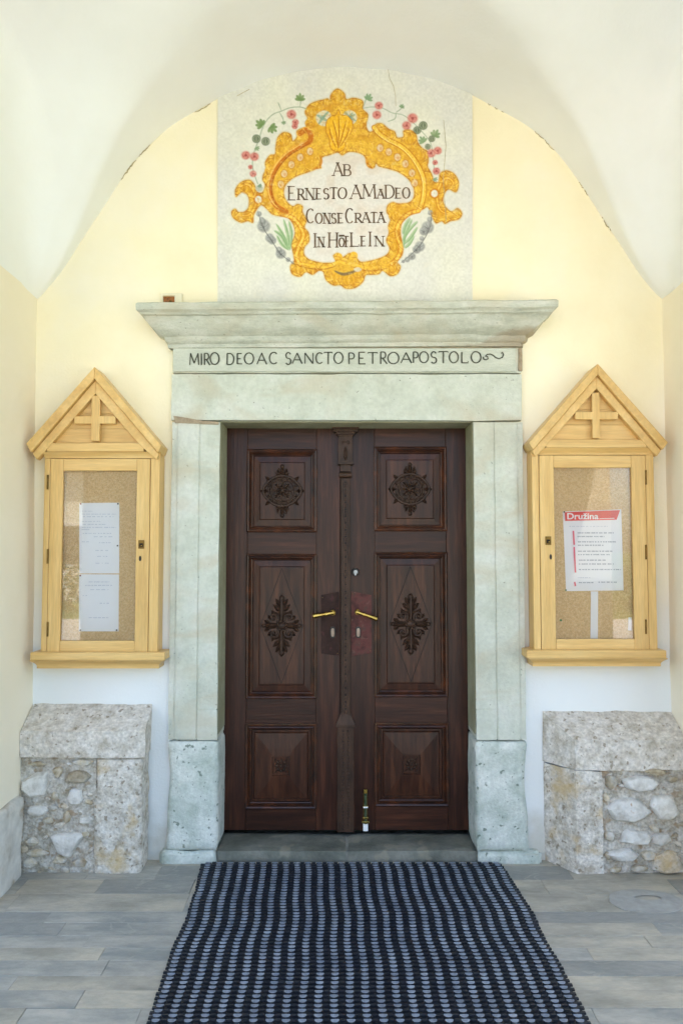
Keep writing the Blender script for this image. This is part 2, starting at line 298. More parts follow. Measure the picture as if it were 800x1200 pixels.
    def gridbox(s, x0, x1, y0, y1, z0, z1, cell=.03, amp=.003, freq=6, round_=.006, seed=0, back=False):
        """stone block as a fine grid with uneven faces and softened edges"""
        nx, ny, nz = [max(1, min(60, int(round(abs(d) / cell)))) for d in (x1 - x0, y1 - y0, z1 - z0)]
        idx = {}; vs = []; fs = []
        def V(i, j, k):
            if (i, j, k) in idx: return idx[(i, j, k)]
            p = Vector((x0 + (x1 - x0) * i / nx, y0 + (y1 - y0) * j / ny, z0 + (z1 - z0) * k / nz))
            ex = (i in (0, nx)) + (j in (0, ny)) + (k in (0, nz))
            c = Vector(((x0 + x1) / 2, (y0 + y1) / 2, (z0 + z1) / 2))
            if ex >= 2:
                for a, flag in enumerate((i in (0, nx), j in (0, ny), k in (0, nz))):
                    if flag: p[a] += round_ * .6 * (1 if c[a] > p[a] else -1) * (1 + .8 * noise.noise(p * 9 + Vector((seed, 0, 3))))
            q = noise.noise_vector(p * freq + Vector((seed * 3.1, 0, 0))) * amp + noise.noise_vector(p * freq * 4 + Vector((0, seed, 0))) * amp * .35
            idx[(i, j, k)] = len(vs); vs.append(p + q); return idx[(i, j, k)]
        for i in range(nx):
            for k in range(nz):
                fs.append((V(i, 0, k), V(i + 1, 0, k), V(i + 1, 0, k + 1), V(i, 0, k + 1)))
                if back: fs.append((V(i, ny, k), V(i, ny, k + 1), V(i + 1, ny, k + 1), V(i + 1, ny, k)))
        for j in range(ny):
            for k in range(nz):
                fs.append((V(0, j, k), V(0, j, k + 1), V(0, j + 1, k + 1), V(0, j + 1, k))); fs.append((V(nx, j, k), V(nx, j + 1, k), V(nx, j + 1, k + 1), V(nx, j, k + 1)))
            for i in range(nx):
                fs.append((V(i, j, 0), V(i, j + 1, 0), V(i + 1, j + 1, 0), V(i + 1, j, 0))); fs.append((V(i, j, nz), V(i + 1, j, nz), V(i + 1, j + 1, nz), V(i, j + 1, nz)))
        return s.add(vs, fs)
    def obj(s, name, m, parent=None, bevel=0, smooth=False, seg=2, label=None, angle=40):
        off = Vector(root_of(parent).location) if parent else Vector((0, 0, 0))
        me = bpy.data.meshes.new(name); me.from_pydata([tuple(Vector(v) - off) for v in s.v], [], s.f)
        bm = bmesh.new(); bm.from_mesh(me); bmesh.ops.recalc_face_normals(bm, faces=bm.faces) if not getattr(s, 'keep', False) else None; bm.to_mesh(me); bm.free()
        me.materials.append(m); o = bpy.data.objects.new(name, me); COL.objects.link(o)
        if parent: o.parent = parent
        if smooth:
            me.polygons.foreach_set('use_smooth', [True] * len(me.polygons))
            try: me.set_sharp_from_angle(angle=radians(angle))
            except Exception: pass
        if bevel:
            b = o.modifiers.new('bevel', 'BEVEL'); b.width = bevel; b.segments = seg; b.limit_method = 'ANGLE'; b.angle_limit = radians(35)
        if label: o['label'] = label
        return o

# ------------------------------------------------------------------ porch dimensions
XL, XR = -1.505, 1.585; XC = (XL + XR) / 2; HA = (XR - XL) / 2
ZS = 2.73; BD = 1.15          # springing height, half depth of the vault bay
prof_u = [0, .15, .30, .43, .60, .69, .775, .84, .92, .965, 1.0]
prof_z = [3.903, 3.88, 3.825, 3.735, 3.575, 3.43, 3.23, 3.06, 2.86, 2.775, 2.70]
def gprof(u):
    return float(np.interp(u, prof_u, prof_z)) - 2.70
# smooth the table a little
_us = np.linspace(0, 1, 201); _zs = np.interp(_us, prof_u, prof_z)
_k = np.hanning(25); _k /= _k.sum(); _zp = np.concatenate([_zs[12:0:-1], _zs, 2 * _zs[-1] - _zs[-2:-14:-1]]); _zs = np.convolve(_zp, _k, 'valid')
def gprof(u): return max(0.0, float(np.interp(u, _us, _zs)) - 2.70)
def smax(a, b, k=.16):
    h = max(k - abs(a - b), 0) / k; return max(a, b) + h * h * k * .25
def vz(x, y):
    u = min(1, abs(x - XC) / HA); v = min(1, abs(y + BD) / BD)
    kk = .05 + .26 * min(1, (1 - u) * 2.2)
    gy_ = gprof(v); wq = .20 * max(0.0, min(1.0, (y + .85) / .5)); d = HA * (1 - u)
    if d < wq: gy_ *= sqrt(max(0.0, 1 - (1 - d / wq) ** 2))
    gx_ = gprof(u); m_ = smax(gx_, gy_, .05 + kk * .15)
    c_ = .075 * min(1.0, (gx_ + gy_) / .55) * max(0.0, min(1.0, (1.17 - min(gx_, gy_)) / .5))     # flattened plaster band along the groin
    return 2.70 + smax(m_, (gx_ + gy_) / 2 + c_, .03 * min(1.0, .15 + (gx_ + gy_)))

# ------------------------------------------------------------------ ground outside (setting)
gm = MB(); gm.add([(-600, -600, -.06), (600, -600, -.06), (600, 600, -.06), (-600, 600, -.06)], [(0, 1, 2, 3)])
tag(gm.obj('lawn_ground', M['grass']), kind='structure')
gm = MB(); gm.box(-12, 12, -13, -3.4, -.055, -.035); tag(gm.obj('bounce_forecourt', M['bounce_ground']), kind='structure')  # unseen forecourt, widened to bounce sunlight up into the vault

# ------------------------------------------------------------------ church wall
def grid_wall(name, fx, m, x_cells, z_cells, hole=None, amp=.003, parent=None):
    mb = MB(); idx = {}
    def V(i, k):
        if (i, k) not in idx:
            a, z = x_cells[i], z_cells[k]; n = (noise.noise(Vector((a * 1.6, 5, z * 1.6))) * 1.0 + .4 * noise.noise(Vector((a * 6, 3, z * 6)))) * amp
            idx[(i, k)] = len(mb.v); p = fx(a, n); mb.v.append((p[0], p[1], z))
        return idx[(i, k)]
    for i in range(len(x_cells) - 1):
        for k in range(len(z_cells) - 1):
            cx = (x_cells[i] + x_cells[i + 1]) / 2; cz = (z_cells[k] + z_cells[k + 1]) / 2
            if hole and hole[0] < cx < hole[1] and hole[2] < cz < hole[3]: continue
            mb.f.append((V(i, k), V(i + 1, k), V(i + 1, k + 1), V(i, k + 1)))
    return mb
hx0, hx1, hz1 = -.72, .77, 2.25
xs = sorted(set([round(v, 3) for v in np.arange(-1.75, 1.85, .05)] + [hx0, hx1])); zs = sorted(set([round(v, 3) for v in np.arange(-.05, 4.15, .05)] + [hz1]))
wb = grid_wall('w', lambda a, n: (a, n - .0), M['wall'], xs, zs, (hx0, hx1, -1, hz1), .004)
x0, x1, zt = xs[0], xs[-1], zs[-1]
wb.box(-6, x0, .0, .45, -.1, 5.6); wb.box(x1, 6, .0, .45, -.1, 5.6); wb.box(x0, x1, .0, .45, zt, 5.6)
wb.box(-6, 6, .46, .6, -.1, 5.6)
wall = wb.obj('church_wall', M['wall'], smooth=True, angle=50)
tag(wall, 'pale yellow plastered wall whitening towards the floor, behind the stone doorway', 'wall')

# side walls of the porch: pier against the church, open arch, front pier
def side_wall(x, sgn, label):
    t = empty('porch_side_wall', (x, 0, 0), label, 'wall')
    ys = [round(v, 3) for v in np.arange(-.42, .011, .043)]; zz = [round(v, 3) for v in np.arange(-.05, ZS - .004, .06)] + [ZS + .0]
    b = grid_wall('s', lambda a, n: (x + n, a), M['side'], ys, zz, None, .004)
    if sgn > 0: b.v = [(p[0] + .036 * max(0, 1 - p[2] / 2.2), p[1], p[2]) for p in b.v]     # the old plaster thickens towards its foot
    X1 = x - sgn * .5
    b.add([(x, ys[0], -.05), (X1, ys[0], -.05), (X1, ys[0], ZS), (x, ys[0], ZS)], [(0, 1, 2, 3)])
    b.add([(X1, ys[0], -.05), (X1, .0, -.05), (X1, .0, ZS), (X1, ys[0], ZS)], [(0, 1, 2, 3)])
    o = b.obj('pier', M['side'], t, smooth=True, angle=50)
    b = MB(); xa, xb = sorted((x, X1)); b.box(xa, xb, -2.8, -2.3, -.05, ZS); b.obj('front_pier', M['side'], t, bevel=.01)
    # wall with an arched opening, set low to cut side light on the vault
    n = 20; c = (ys[0] - 2.3) / 2; r = (ys[0] + 2.3) / 2; pts = [(ys[0] if k == 0 else (-2.3 if k == n else c + r * cos(pi * k / n)), 2.15 + .78 * sin(pi * k / n)) for k in range(n + 1)]
    pts = [(.0, ZS), (ys[0], ZS)] + pts + [(-2.3, ZS), (-2.8, ZS), (-2.8, 4.3), (.0, 4.3)]
    vs = [(xa, y, z) for y, z in pts] + [(xb, y, z) for y, z in pts]; N = len(pts)
    b = MB(); b.add(vs, [tuple(range(N)), tuple(range(2 * N - 1, N - 1, -1))] + [(i, (i + 1) % N, (i + 1) % N + N, i + N) for i in range(N)])
    b.obj('arch_wall', M['vault'], t)
    return t
lw = side_wall(XL, 1, 'cream plastered pier at the left edge, above a low stained stone plinth')
rw = side_wall(XR, -1, 'cream plastered pier at the right edge, beside the notice case with the red headed poster')
# low stained plinth at the foot of the left pier
pb = MB(); pb.gridbox(XL - .01, XL + .058, -.46, -.155, -.02, .355, .02, .006, 9, .01, 4, True); pb.obj('plinth_stone', M['plinth'], lw, smooth=True, angle=60)

# front arch of the porch (behind the camera's view, frames the daylight)
t = empty('porch_front_arch', (XC, -2.8, 0), 'cream plastered front arch closing the vaulted porch towards the forecourt', 'arch')
n = 24; pts = [(XC - HA, ZS)] + [(XC - HA * cos(pi * k / n), ZS + 1.15 * sin(pi * k / n)) for k in range(1, n)] + [(XC + HA, ZS), (XR + .5, ZS), (XR + .5, 4.3), (XL - .5, 4.3), (XL - .5, ZS)]
b = MB(); b.prism(pts, -2.8, -2.3); b.obj('arch_wall', M['side'], t)
b = MB(); b.box(XL - .9, XR + .9, -3.1, .0, 4.305, 4.4); tag(b.obj('sky_block_roof', M['sky_block']), 'unseen roof slab added over the porch vault to block sky light', 'roof')  # added out of view to stop sky light leaking in above

# ------------------------------------------------------------------ vault
b = MB(); nx, ny = 150, 110
for j in range(ny + 1):
    tt = j / ny; y = .012 - (.012 + 2 * BD) * (.5 - .5 * cos(pi * tt)) if j else .012
    for i in range(nx + 1):
        x = XC - HA * cos(pi * i / nx) * 1.004
        z = vz(x, y) + .010 * noise.noise(Vector((x * 2.2, y * 2.2, 1))) + .004 * noise.noise(Vector((x * 7, y * 7, 4)))
        # the wall arch itself is a little ragged
        z += .006 * noise.noise(Vector((x * 9, 0, 8))) * max(0, 1 + y * 8) if y > -.125 else 0
        b.v.append((x, y, z))
for j in range(ny):
    for i in range(nx):
        a = j * (nx + 1) + i; b.f.append((a, a + 1, a + nx + 2, a + nx + 1))
vault = b.obj('porch_vault', M['vault'], smooth=True, angle=80)
tag(vault, 'whitewashed groin vault with soft rounded ribs over the church door', 'vault')
# flaking where the vault meets the yellow wall
b = MB()
def arch_pt(u): x = XC + HA * u; return x, vz(x, 0)
random.seed(3)
for (u0, u1, wmax) in [(-.735, -.69, .011), (-.68, -.645, .006), (-.50, -.45, .0035), (-.28, -.2, .0025), (.14, .2, .003), (.45, .50, .0035), (.60, .66, .004), (.74, .77, .007), (.81, .84, .004)]:
    n = 12; P = []; W = []; b = MB()
    for k in range(n):
        u = u0 + (u1 - u0) * k / (n - 1); x, z = arch_pt(u); P.append((x + random.uniform(-.004, .004), z - .004 + random.uniform(-.004, .003))); W.append(wmax * random.uniform(.15, 1) * sin(pi * (k + .5) / n))
    b.ribbon(P, [q * .6 for q in W], -.006, .0); b.obj('flaked_edge', M['dark_crack'], vault)

# ------------------------------------------------------------------ paving
floor = empty('porch_floor', (0, 0, 0)); floor['kind'] = 'structure'
b = MB(); b.box(-2.1, 2.2, -3.4, .45, -.06, -.006); b.obj('mortar_bed', M['joint'], floor)
rowsY = [fl(0, y)[1] for y in (1015, 1031, 1048, 1069, 1082, 1097, 1111, 1126, 1144, 1161, 1182)]
rowsY = [.02] + rowsY
while rowsY[-1] > -1.9: rowsY.append(rowsY[-1] - random.uniform(.095, .13))
random.seed(11)
for r in range(len(rowsY) - 1):
    ya, yb = rowsY[r + 1], rowsY[r]; x = XL - .02 - random.uniform(0, .3)
    while x < XR + .02:
        L_ = random.uniform(.28, .75); xa, xb = max(x, XL - .02), min(x + L_, XR + .02); x += L_
        if xb - xa < .05: continue
        h = random.uniform(-.0015, .0015); sk = random.uniform(-.02, .02); j = .0005
        b = MB(); vs = [(xa + j, yb - j, h), (xb - j, yb - j, h + random.uniform(-.001, .001)), (xb - j + sk * 0, ya + j, h), (xa + j, ya + j, h)]
        vs = vs + [(p[0], p[1], -.02) for p in vs]
        b.add(vs, [(0, 3, 2, 1), (0, 1, 5, 4), (1, 2, 6, 5), (2, 3, 7, 6), (3, 0, 4, 7)])
        cx = (xa + xb) / 2
        pr = random.random()
        mm = 'pave2' if (pr < .22 + (.4 if cx > .5 else 0) or r == 0) else ('pave3' if pr > .86 else 'pave1')
        b.obj('paving_stone', M[mm], floor, bevel=.0009, seg=1)
b = MB(); b.box(-2.1, 2.2, -3.4, rowsY[-1], -.02, 0.0); b.obj('rear_paving', M['pave1'], floor)
# round cement repair on the right
cx, cy = fl(757, 1057); P = []
for k in range(40):
    a = 2 * pi * k / 40; rr = 1 + .10 * noise.noise(Vector((cos(a) * 2, sin(a) * 2, 5))); P.append((cx + .155 * rr * cos(a), cy + .105 * rr * sin(a)))
P2 = [(cx + .02 + .055 * cos(2 * pi * k / 40), cy + .03 + .022 * sin(2 * pi * k / 40)) for k in range(40)]
b = MB(); b.add([(x, y, .0028) for x, y in P] + [(x, y, .0022) for x, y in P2] + [(x, y, -.002) for x, y in P], [(k, (k + 1) % 40, (k + 1) % 40 + 40, k + 40) for k in range(40)] + [(k, (k + 1) % 40, (k + 1) % 40 + 80, k + 80) for k in range(40)])
b.obj('cement_patch', M['cement'], floor)

# ------------------------------------------------------------------ stone doorway
FY = -.04; DY = .167
port = empty('stone_doorway', (.03, 0, 0), 'grey green stone door surround with moulded cornice and Latin inscription', 'doorway')
ZL0 = at(400, 493, FY)[1]; ZL1 = at(400, 437, FY)[1]; ZF1 = at(400, 407, FY)[1]; ZB = at(400, 869, FY)[1]
JLo, JLi = -.824, -.589; JRi, JRo = .638, .880
# door opening at the door's own plane
DLx, DRx, DZ0, DZ1 = -.596, .638, .072, 2.112
def jamb(xo, xi, sg, seed):
    j = MB()
    # three dressed bands: margin, wide band, sunk inner band
    w_ = abs(xi - xo); a = xo; s1 = xo + sg * .030; s2 = xo + sg * w_ * .585
    lo = lambda p, q: (min(p, q), max(p, q))
    j.gridbox(*lo(a, s1 - sg * .0012), FY + .003, .20, ZB + .004, ZL0 - .004, .03, .0025, 5, .004, seed)
    o = j.obj('jamb', M['stone'], port, smooth=True, angle=60)
    j = MB(); j.gridbox(*lo(s1 + sg * .0012, s2 - sg * .0015), FY, .20, ZB + .005, ZL0 - .004, .025, .0025, 6, .003, seed + 1); j.obj('middle_band', M['stone'], o, smooth=True, angle=60)
    zg = at(400, 832, FY)[1]
    j = MB(); j.gridbox(*lo(s2 + sg * .0015, xi), FY + .004, .199, zg + .002, ZL0 - .004, .025, .002, 6, .003, seed + 2); j.obj('inner_band', M['stone'], o, smooth=True, angle=60)
    j = MB(); j.gridbox(*lo(s2 - sg * .0005, xi), FY + .001, .1995, ZB + .004, zg - .001, .025, .002, 6, .004, seed + 3); j.obj('lower_band', M['stone'], o, smooth=True, angle=60)
    j = MB(); j.box(*lo(xo + sg * .006, xi - sg * .006), FY + .0075, .19, ZB + .01, ZL0 - .006); j.obj('core_stone', M['stone'], o)
    # darker olive reveal skin
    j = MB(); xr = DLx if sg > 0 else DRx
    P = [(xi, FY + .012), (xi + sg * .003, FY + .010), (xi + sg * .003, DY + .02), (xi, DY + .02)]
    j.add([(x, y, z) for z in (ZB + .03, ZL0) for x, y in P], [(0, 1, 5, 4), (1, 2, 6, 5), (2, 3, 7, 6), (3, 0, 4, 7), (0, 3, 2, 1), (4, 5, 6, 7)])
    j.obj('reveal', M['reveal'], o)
    # base block
    z0 = -.02; k = MB()
    k.gridbox(*lo(xo, xi + sg * .004), FY - .004, .20, .055, ZB, .022, .0045, 7, .010, seed + 4)
    for i, v in enumerate(k.v):      # wavering outer outline, flaring towards the foot
        x, y, z = v
        if abs(x - xo) < .03:
            k.v[i] = (x - sg * (.009 * max(0, 1 - (z - .05) / .22) ** 1.5 - (.008 if sg > 0 else .011) * sin(pi * min(1, max(0, (z - .22) / .33)))), y, z)
    bo = k.obj('base_block', M['stone_base'], port, smooth=True, angle=60)
    f = MB(); f.gridbox(*lo(xo - sg * (.036 if sg > 0 else .062), xi - sg * .004), FY - .0055, .16, -.02, .055, .016, .007, 9, .016, seed + 6)
    f.obj('footing', M['stone_base'], bo, smooth=True, angle=60)
jamb(JLo, JLi, 1, 10); jamb(JRo, JRi, -1, 30)
k = MB(); k.gridbox(-.829, .878, FY - .001, .20, ZL0 + .001, ZL1 - .002, .028, .0035, 5, .005, 50); k.obj('lintel', M['stone'], port, smooth=True, angle=60)
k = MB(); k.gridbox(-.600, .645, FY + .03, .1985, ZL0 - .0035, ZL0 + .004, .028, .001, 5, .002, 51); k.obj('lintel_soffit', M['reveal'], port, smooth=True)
k = MB(); k.gridbox(-.824, .876, FY + .006, .20, ZL1 + .001, ZF1, .03, .0025, 5, .003, 52); fz = k.obj('frieze', M['stone'], port, smooth=True, angle=60)
k = MB(); fx0, fx1 = at(203, 420, FY)[0], at(604, 420, FY)[0]; k.gridbox(fx0, fx1, FY - .004, FY + .012, ZL1 + .006, ZF1 - .004, .03, .0012, 5, .002, 53); k.obj('inscription_panel', M['stone_frieze'], fz, smooth=True, angle=60)

# cornice: moulded profile swept round front and both returns
prf = [(0, .0), (.010, .002), (.012, .020), (.026, .026), (.034, .036), (.036, .050), (.058, .062), (.080, .088), (.098, .112), (.104, .128), (.116, .132), (.120, .142), (.134, .150), (.136, .178), (.128, .186), (0, .187)]
cx0, cx1 = -.832, .884; zc = ZF1
b = MB(); path = []
NX = 110
for kx in range(NX + 1): path.append(('f', cx0 + (cx1 - cx0) * kx / NX))
cols_ = []
def crow(p, dz):
    # left return start, left corner, front..., right corner, right return end
    pr, z = p; row = [(cx0 - pr, .0), (cx0 - pr, FY * .5 - pr * .5)]
    for kx in range(NX + 1):
        f_ = kx / NX; row.append((cx0 - pr + (cx1 - cx0 + 2 * pr) * f_, FY - pr))
    row += [(cx1 + pr, FY * .5 - pr * .5), (cx1 + pr, .0)]
    return row
R_ = []
for (pr, z) in prf:
    row = crow((pr, z), 0); out = []
    for (x, y) in row:
        p = Vector((x, y, zc + z + .006 * (x - .03) / .85))
        amp = .0035 if pr > .01 else .001
        p += noise.noise_vector(p * 6) * amp + noise.noise_vector(p * 22) * amp * .6
        # broken lower mouldings at the right end
        tpos = max(0, min(1, (x - .62) / .2)); dmg = tpos * max(0, 1 - abs(z - .045) / .075)
        if dmg > 0 and y < 0:
            p.y += (.035 * dmg + .012 * noise.noise(p * 25)) * (1 if y < FY - pr + .01 else 0)
            if x > cx1: p.x -= .03 * dmg * (.6 + .8 * abs(noise.noise(p * 14)))
        if x < cx0 - .02 and .02 < z < .06: p.x += .014 * abs(noise.noise(p * 20)) * 2
        out.append(p)
    R_.append(out)
N = len(R_[0])
for rr in R_: b.v += [tuple(p) for p in rr]
for i in range(len(R_) - 1):
    for k2 in range(N - 1): b.f.append((i * N + k2, i * N + k2 + 1, (i + 1) * N + k2 + 1, (i + 1) * N + k2))
b.keep = False
corn = b.obj('cornice', M['stone_cornice'], port, smooth=True, angle=38)
b = MB(); x0_, x1_ = at(607, 420, FY)[0], .882; b.gridbox(x0_, x1_, FY - .002, FY + .02, ZL1 + .008, ZF1 + .0, .012, .003, 12, .004, 61); b.obj('mortar_repair', M['mortar'], fz, smooth=True, angle=60)
b = MB(); pl = [at(*p, FY) for p in [(203, 487), (207, 487.5), (222, 490), (238, 493), (256, 494.2), (256, 497.5), (230, 496.5), (205, 495.5)]]; b.prism(pl, FY - .0015, FY + .02); b.obj('mortar_joint', M['mortar'], port, bevel=.002)
# threshold: two worn slabs
b = MB(); b.box(JLi + .02, JRi - .02, -.022, .19, -.02, .048); b.obj('threshold_bed', M['joint'], port)
for (a, c, sd_) in ((JLi - .006, .0252, 1), (.0262, JRi + .006, 2)):
    b = MB(); b.gridbox(a, c, -.03, .20, -.02, .055, .03, .003, 6, .008, 70 + sd_); b.obj('threshold_slab', M['thresh'], port, smooth=True, angle=50)

# ------------------------------------------------------------------ stroke lettering
def arc(cx, cy, rx, ry, a0, a1, n=14): return [(cx + rx * cos(radians(a0 + (a1 - a0) * k / n)), cy + ry * sin(radians(a0 + (a1 - a0) * k / n))) for k in range(n + 1)]
GL = {
 'A': [('t', [(.0, 0), (.47, 1)]), ('T', [(.45, 1), (.95, 0)]), ('t', [(.2, .36), (.76, .36)])],
 'B': [('T', [(.15, 0), (.15, 1)]), ('c', [(.15, 1)] + arc(.5, .76, .28, .24, 90, -90) + [(.15, .52)]), ('c', [(.15, .52)] + arc(.52, .26, .36, .26, 90, -90) + [(.15, 0)])],
 'C': [('c', arc(.55, .5, .48, .5, 48, 312, 22))],
 'D': [('T', [(.12, 0), (.12, 1)]), ('c', [(.12, 1)] + arc(.42, .5, .52, .5, 90, -90, 18) + [(.12, 0)])],
 'E': [('T', [(.15, 0), (.15, 1)]), ('t', [(.15, .99), (.85, .99)]), ('t', [(.15, .5), (.68, .5)]), ('t', [(.15, .01), (.9, .01)])],
 'F': [('T', [(.3, 0), (.3, 1)]), ('t', [(.3, .98), (.95, .98)]), ('t', [(.1, .55), (.8, .55)])],
 'H': [('T', [(.13, 0), (.13, 1)]), ('T', [(.85, 0), (.85, 1)]), ('t', [(.13, .5), (.85, .5)])],
 'I': [('T', [(.5, 0), (.5, 1)])],
 'L': [('T', [(.18, 0), (.18, 1)]), ('t', [(.18, .01), (.92, .01), (.94, .16)])],
 'M': [('t', [(.06, 0), (.12, 1)]), ('T', [(.12, 1), (.5, .15)]), ('t', [(.5, .15), (.86, 1)]), ('T', [(.86, 1), (.94, 0)])],
 'N': [('t', [(.1, 0), (.1, 1)]), ('T', [(.1, 1), (.88, 0)]), ('t', [(.88, 0), (.88, 1)])],
 'O': [('c', arc(.5, .5, .47, .5, 90, 450, 26))],
 'o': [('c', arc(.5, .42, .45, .42, 90, 450, 20)), ('T', [(.28, 1.0), (.28, 1.1)]), ('T', [(.68, 1.0), (.68, 1.1)])],
 'P': [('T', [(.15, 0), (.15, 1)]), ('c', [(.15, 1)] + arc(.5, .73, .38, .27, 90, -90) + [(.15, .46)])],
 'R': [('T', [(.15, 0), (.15, 1)]), ('c', [(.15, 1)] + arc(.48, .74, .32, .26, 90, -90) + [(.15, .48)]), ('T', [(.42, .48), (.98, 0)])],
 'S': [('c', arc(.5, .75, .36, .25, 25, 250, 14) + arc(.5, .26, .4, .26, 75, -150, 14))],
 'T': [('T', [(.5, 0), (.5, 1)]), ('t', [(.02, .90), (.05, .98), (.95, .98), (.98, .90)])],
 '~': [('c', [(.02, .35), (.03, .1), (.14, .0), (.25, .12), (.22, .4), (.12, .42), (.2, .62), (.36, .68), (.5, .52), (.62, .25), (.78, .12), (.93, .3), (.98, .62), (.94, .9), (.88, .75)])],
}
def letters(seq, Y, thick, thin, serif, name, m, parent, yoff=-.0012, wob=.0):
    for (ch, x0, x1, yt, yb) in seq:
        b = MB()
        for kind, pts in GL[ch]:
            P = [at(x0 + (x1 - x0) * px, yb + (yt - yb) * py, Y) for px, py in pts]
            P = [(x + random.uniform(-wob, wob), z + random.uniform(-wob, wob)) for x, z in P]
            if kind == 'c':
                W = []
                for i in range(len(P)):
                    a = P[max(i - 1, 0)]; c = P[min(i + 1, len(P) - 1)]; dx, dz = c[0] - a[0], c[1] - a[1]; l = math.hypot(dx, dz) + 1e-9
                    W.append(thin + (thick - thin) * (abs(dz) / l) ** 1.5)
            else: W = thick if kind == 'T' else thin
            b.ribbon(P, W, Y + yoff, Y + .0004)
            if serif and kind in 'Tt' and len(P) == 2 and abs(P[0][0] - P[1][0]) < abs(P[0][1] - P[1][1]) * .9:
                for p in P: b.ribbon([(p[0] - serif, p[1]), (p[0] + serif, p[1])], thin, Y + yoff, Y + .0004)
        b.obj('flourish' if ch == '~' else 'letter', m, parent)
random.seed(5)
seq = [('M', 221.7, 233.7), ('I', 234.5, 237.5), ('R', 238.5, 246), ('O', 246, 257), ('D', 265, 274.5), ('E', 277, 284.5), ('O', 286, 297.5), ('A', 301, 313), ('C', 315, 325.5), ('S', 334, 341.5), ('A', 342.5, 354.5), ('N', 356, 368), ('C', 369.5, 378.5), ('T', 379.5, 389.5), ('O', 391, 402), ('P', 407.5, 416), ('E', 419, 429), ('T', 430.5, 442.5), ('R', 444.5, 453.5), ('O', 454, 467.5), ('A', 469.5, 482.5), ('P', 483, 490.5), ('O', 491, 502), ('S', 504, 512), ('T', 513.5, 525), ('O', 526, 537), ('L', 539, 549), ('O', 551.5, 563.5)]
S1 = []
for i, (c, a, d) in enumerate(seq):
    f_ = (a - 221) / 340; S1.append((c, a, d, 413.8 - 1.8 * f_ + random.uniform(-.6, .6), 427.2 - 2.2 * f_ + random.uniform(-.6, .6)))
S1.append(('~', 565.5, 590, 411.5, 421.5))
letters(S1, FY - .0055, .0068, .0048, 0, 'inscription', M['letter'], fz, wob=.0004, yoff=-.0018)

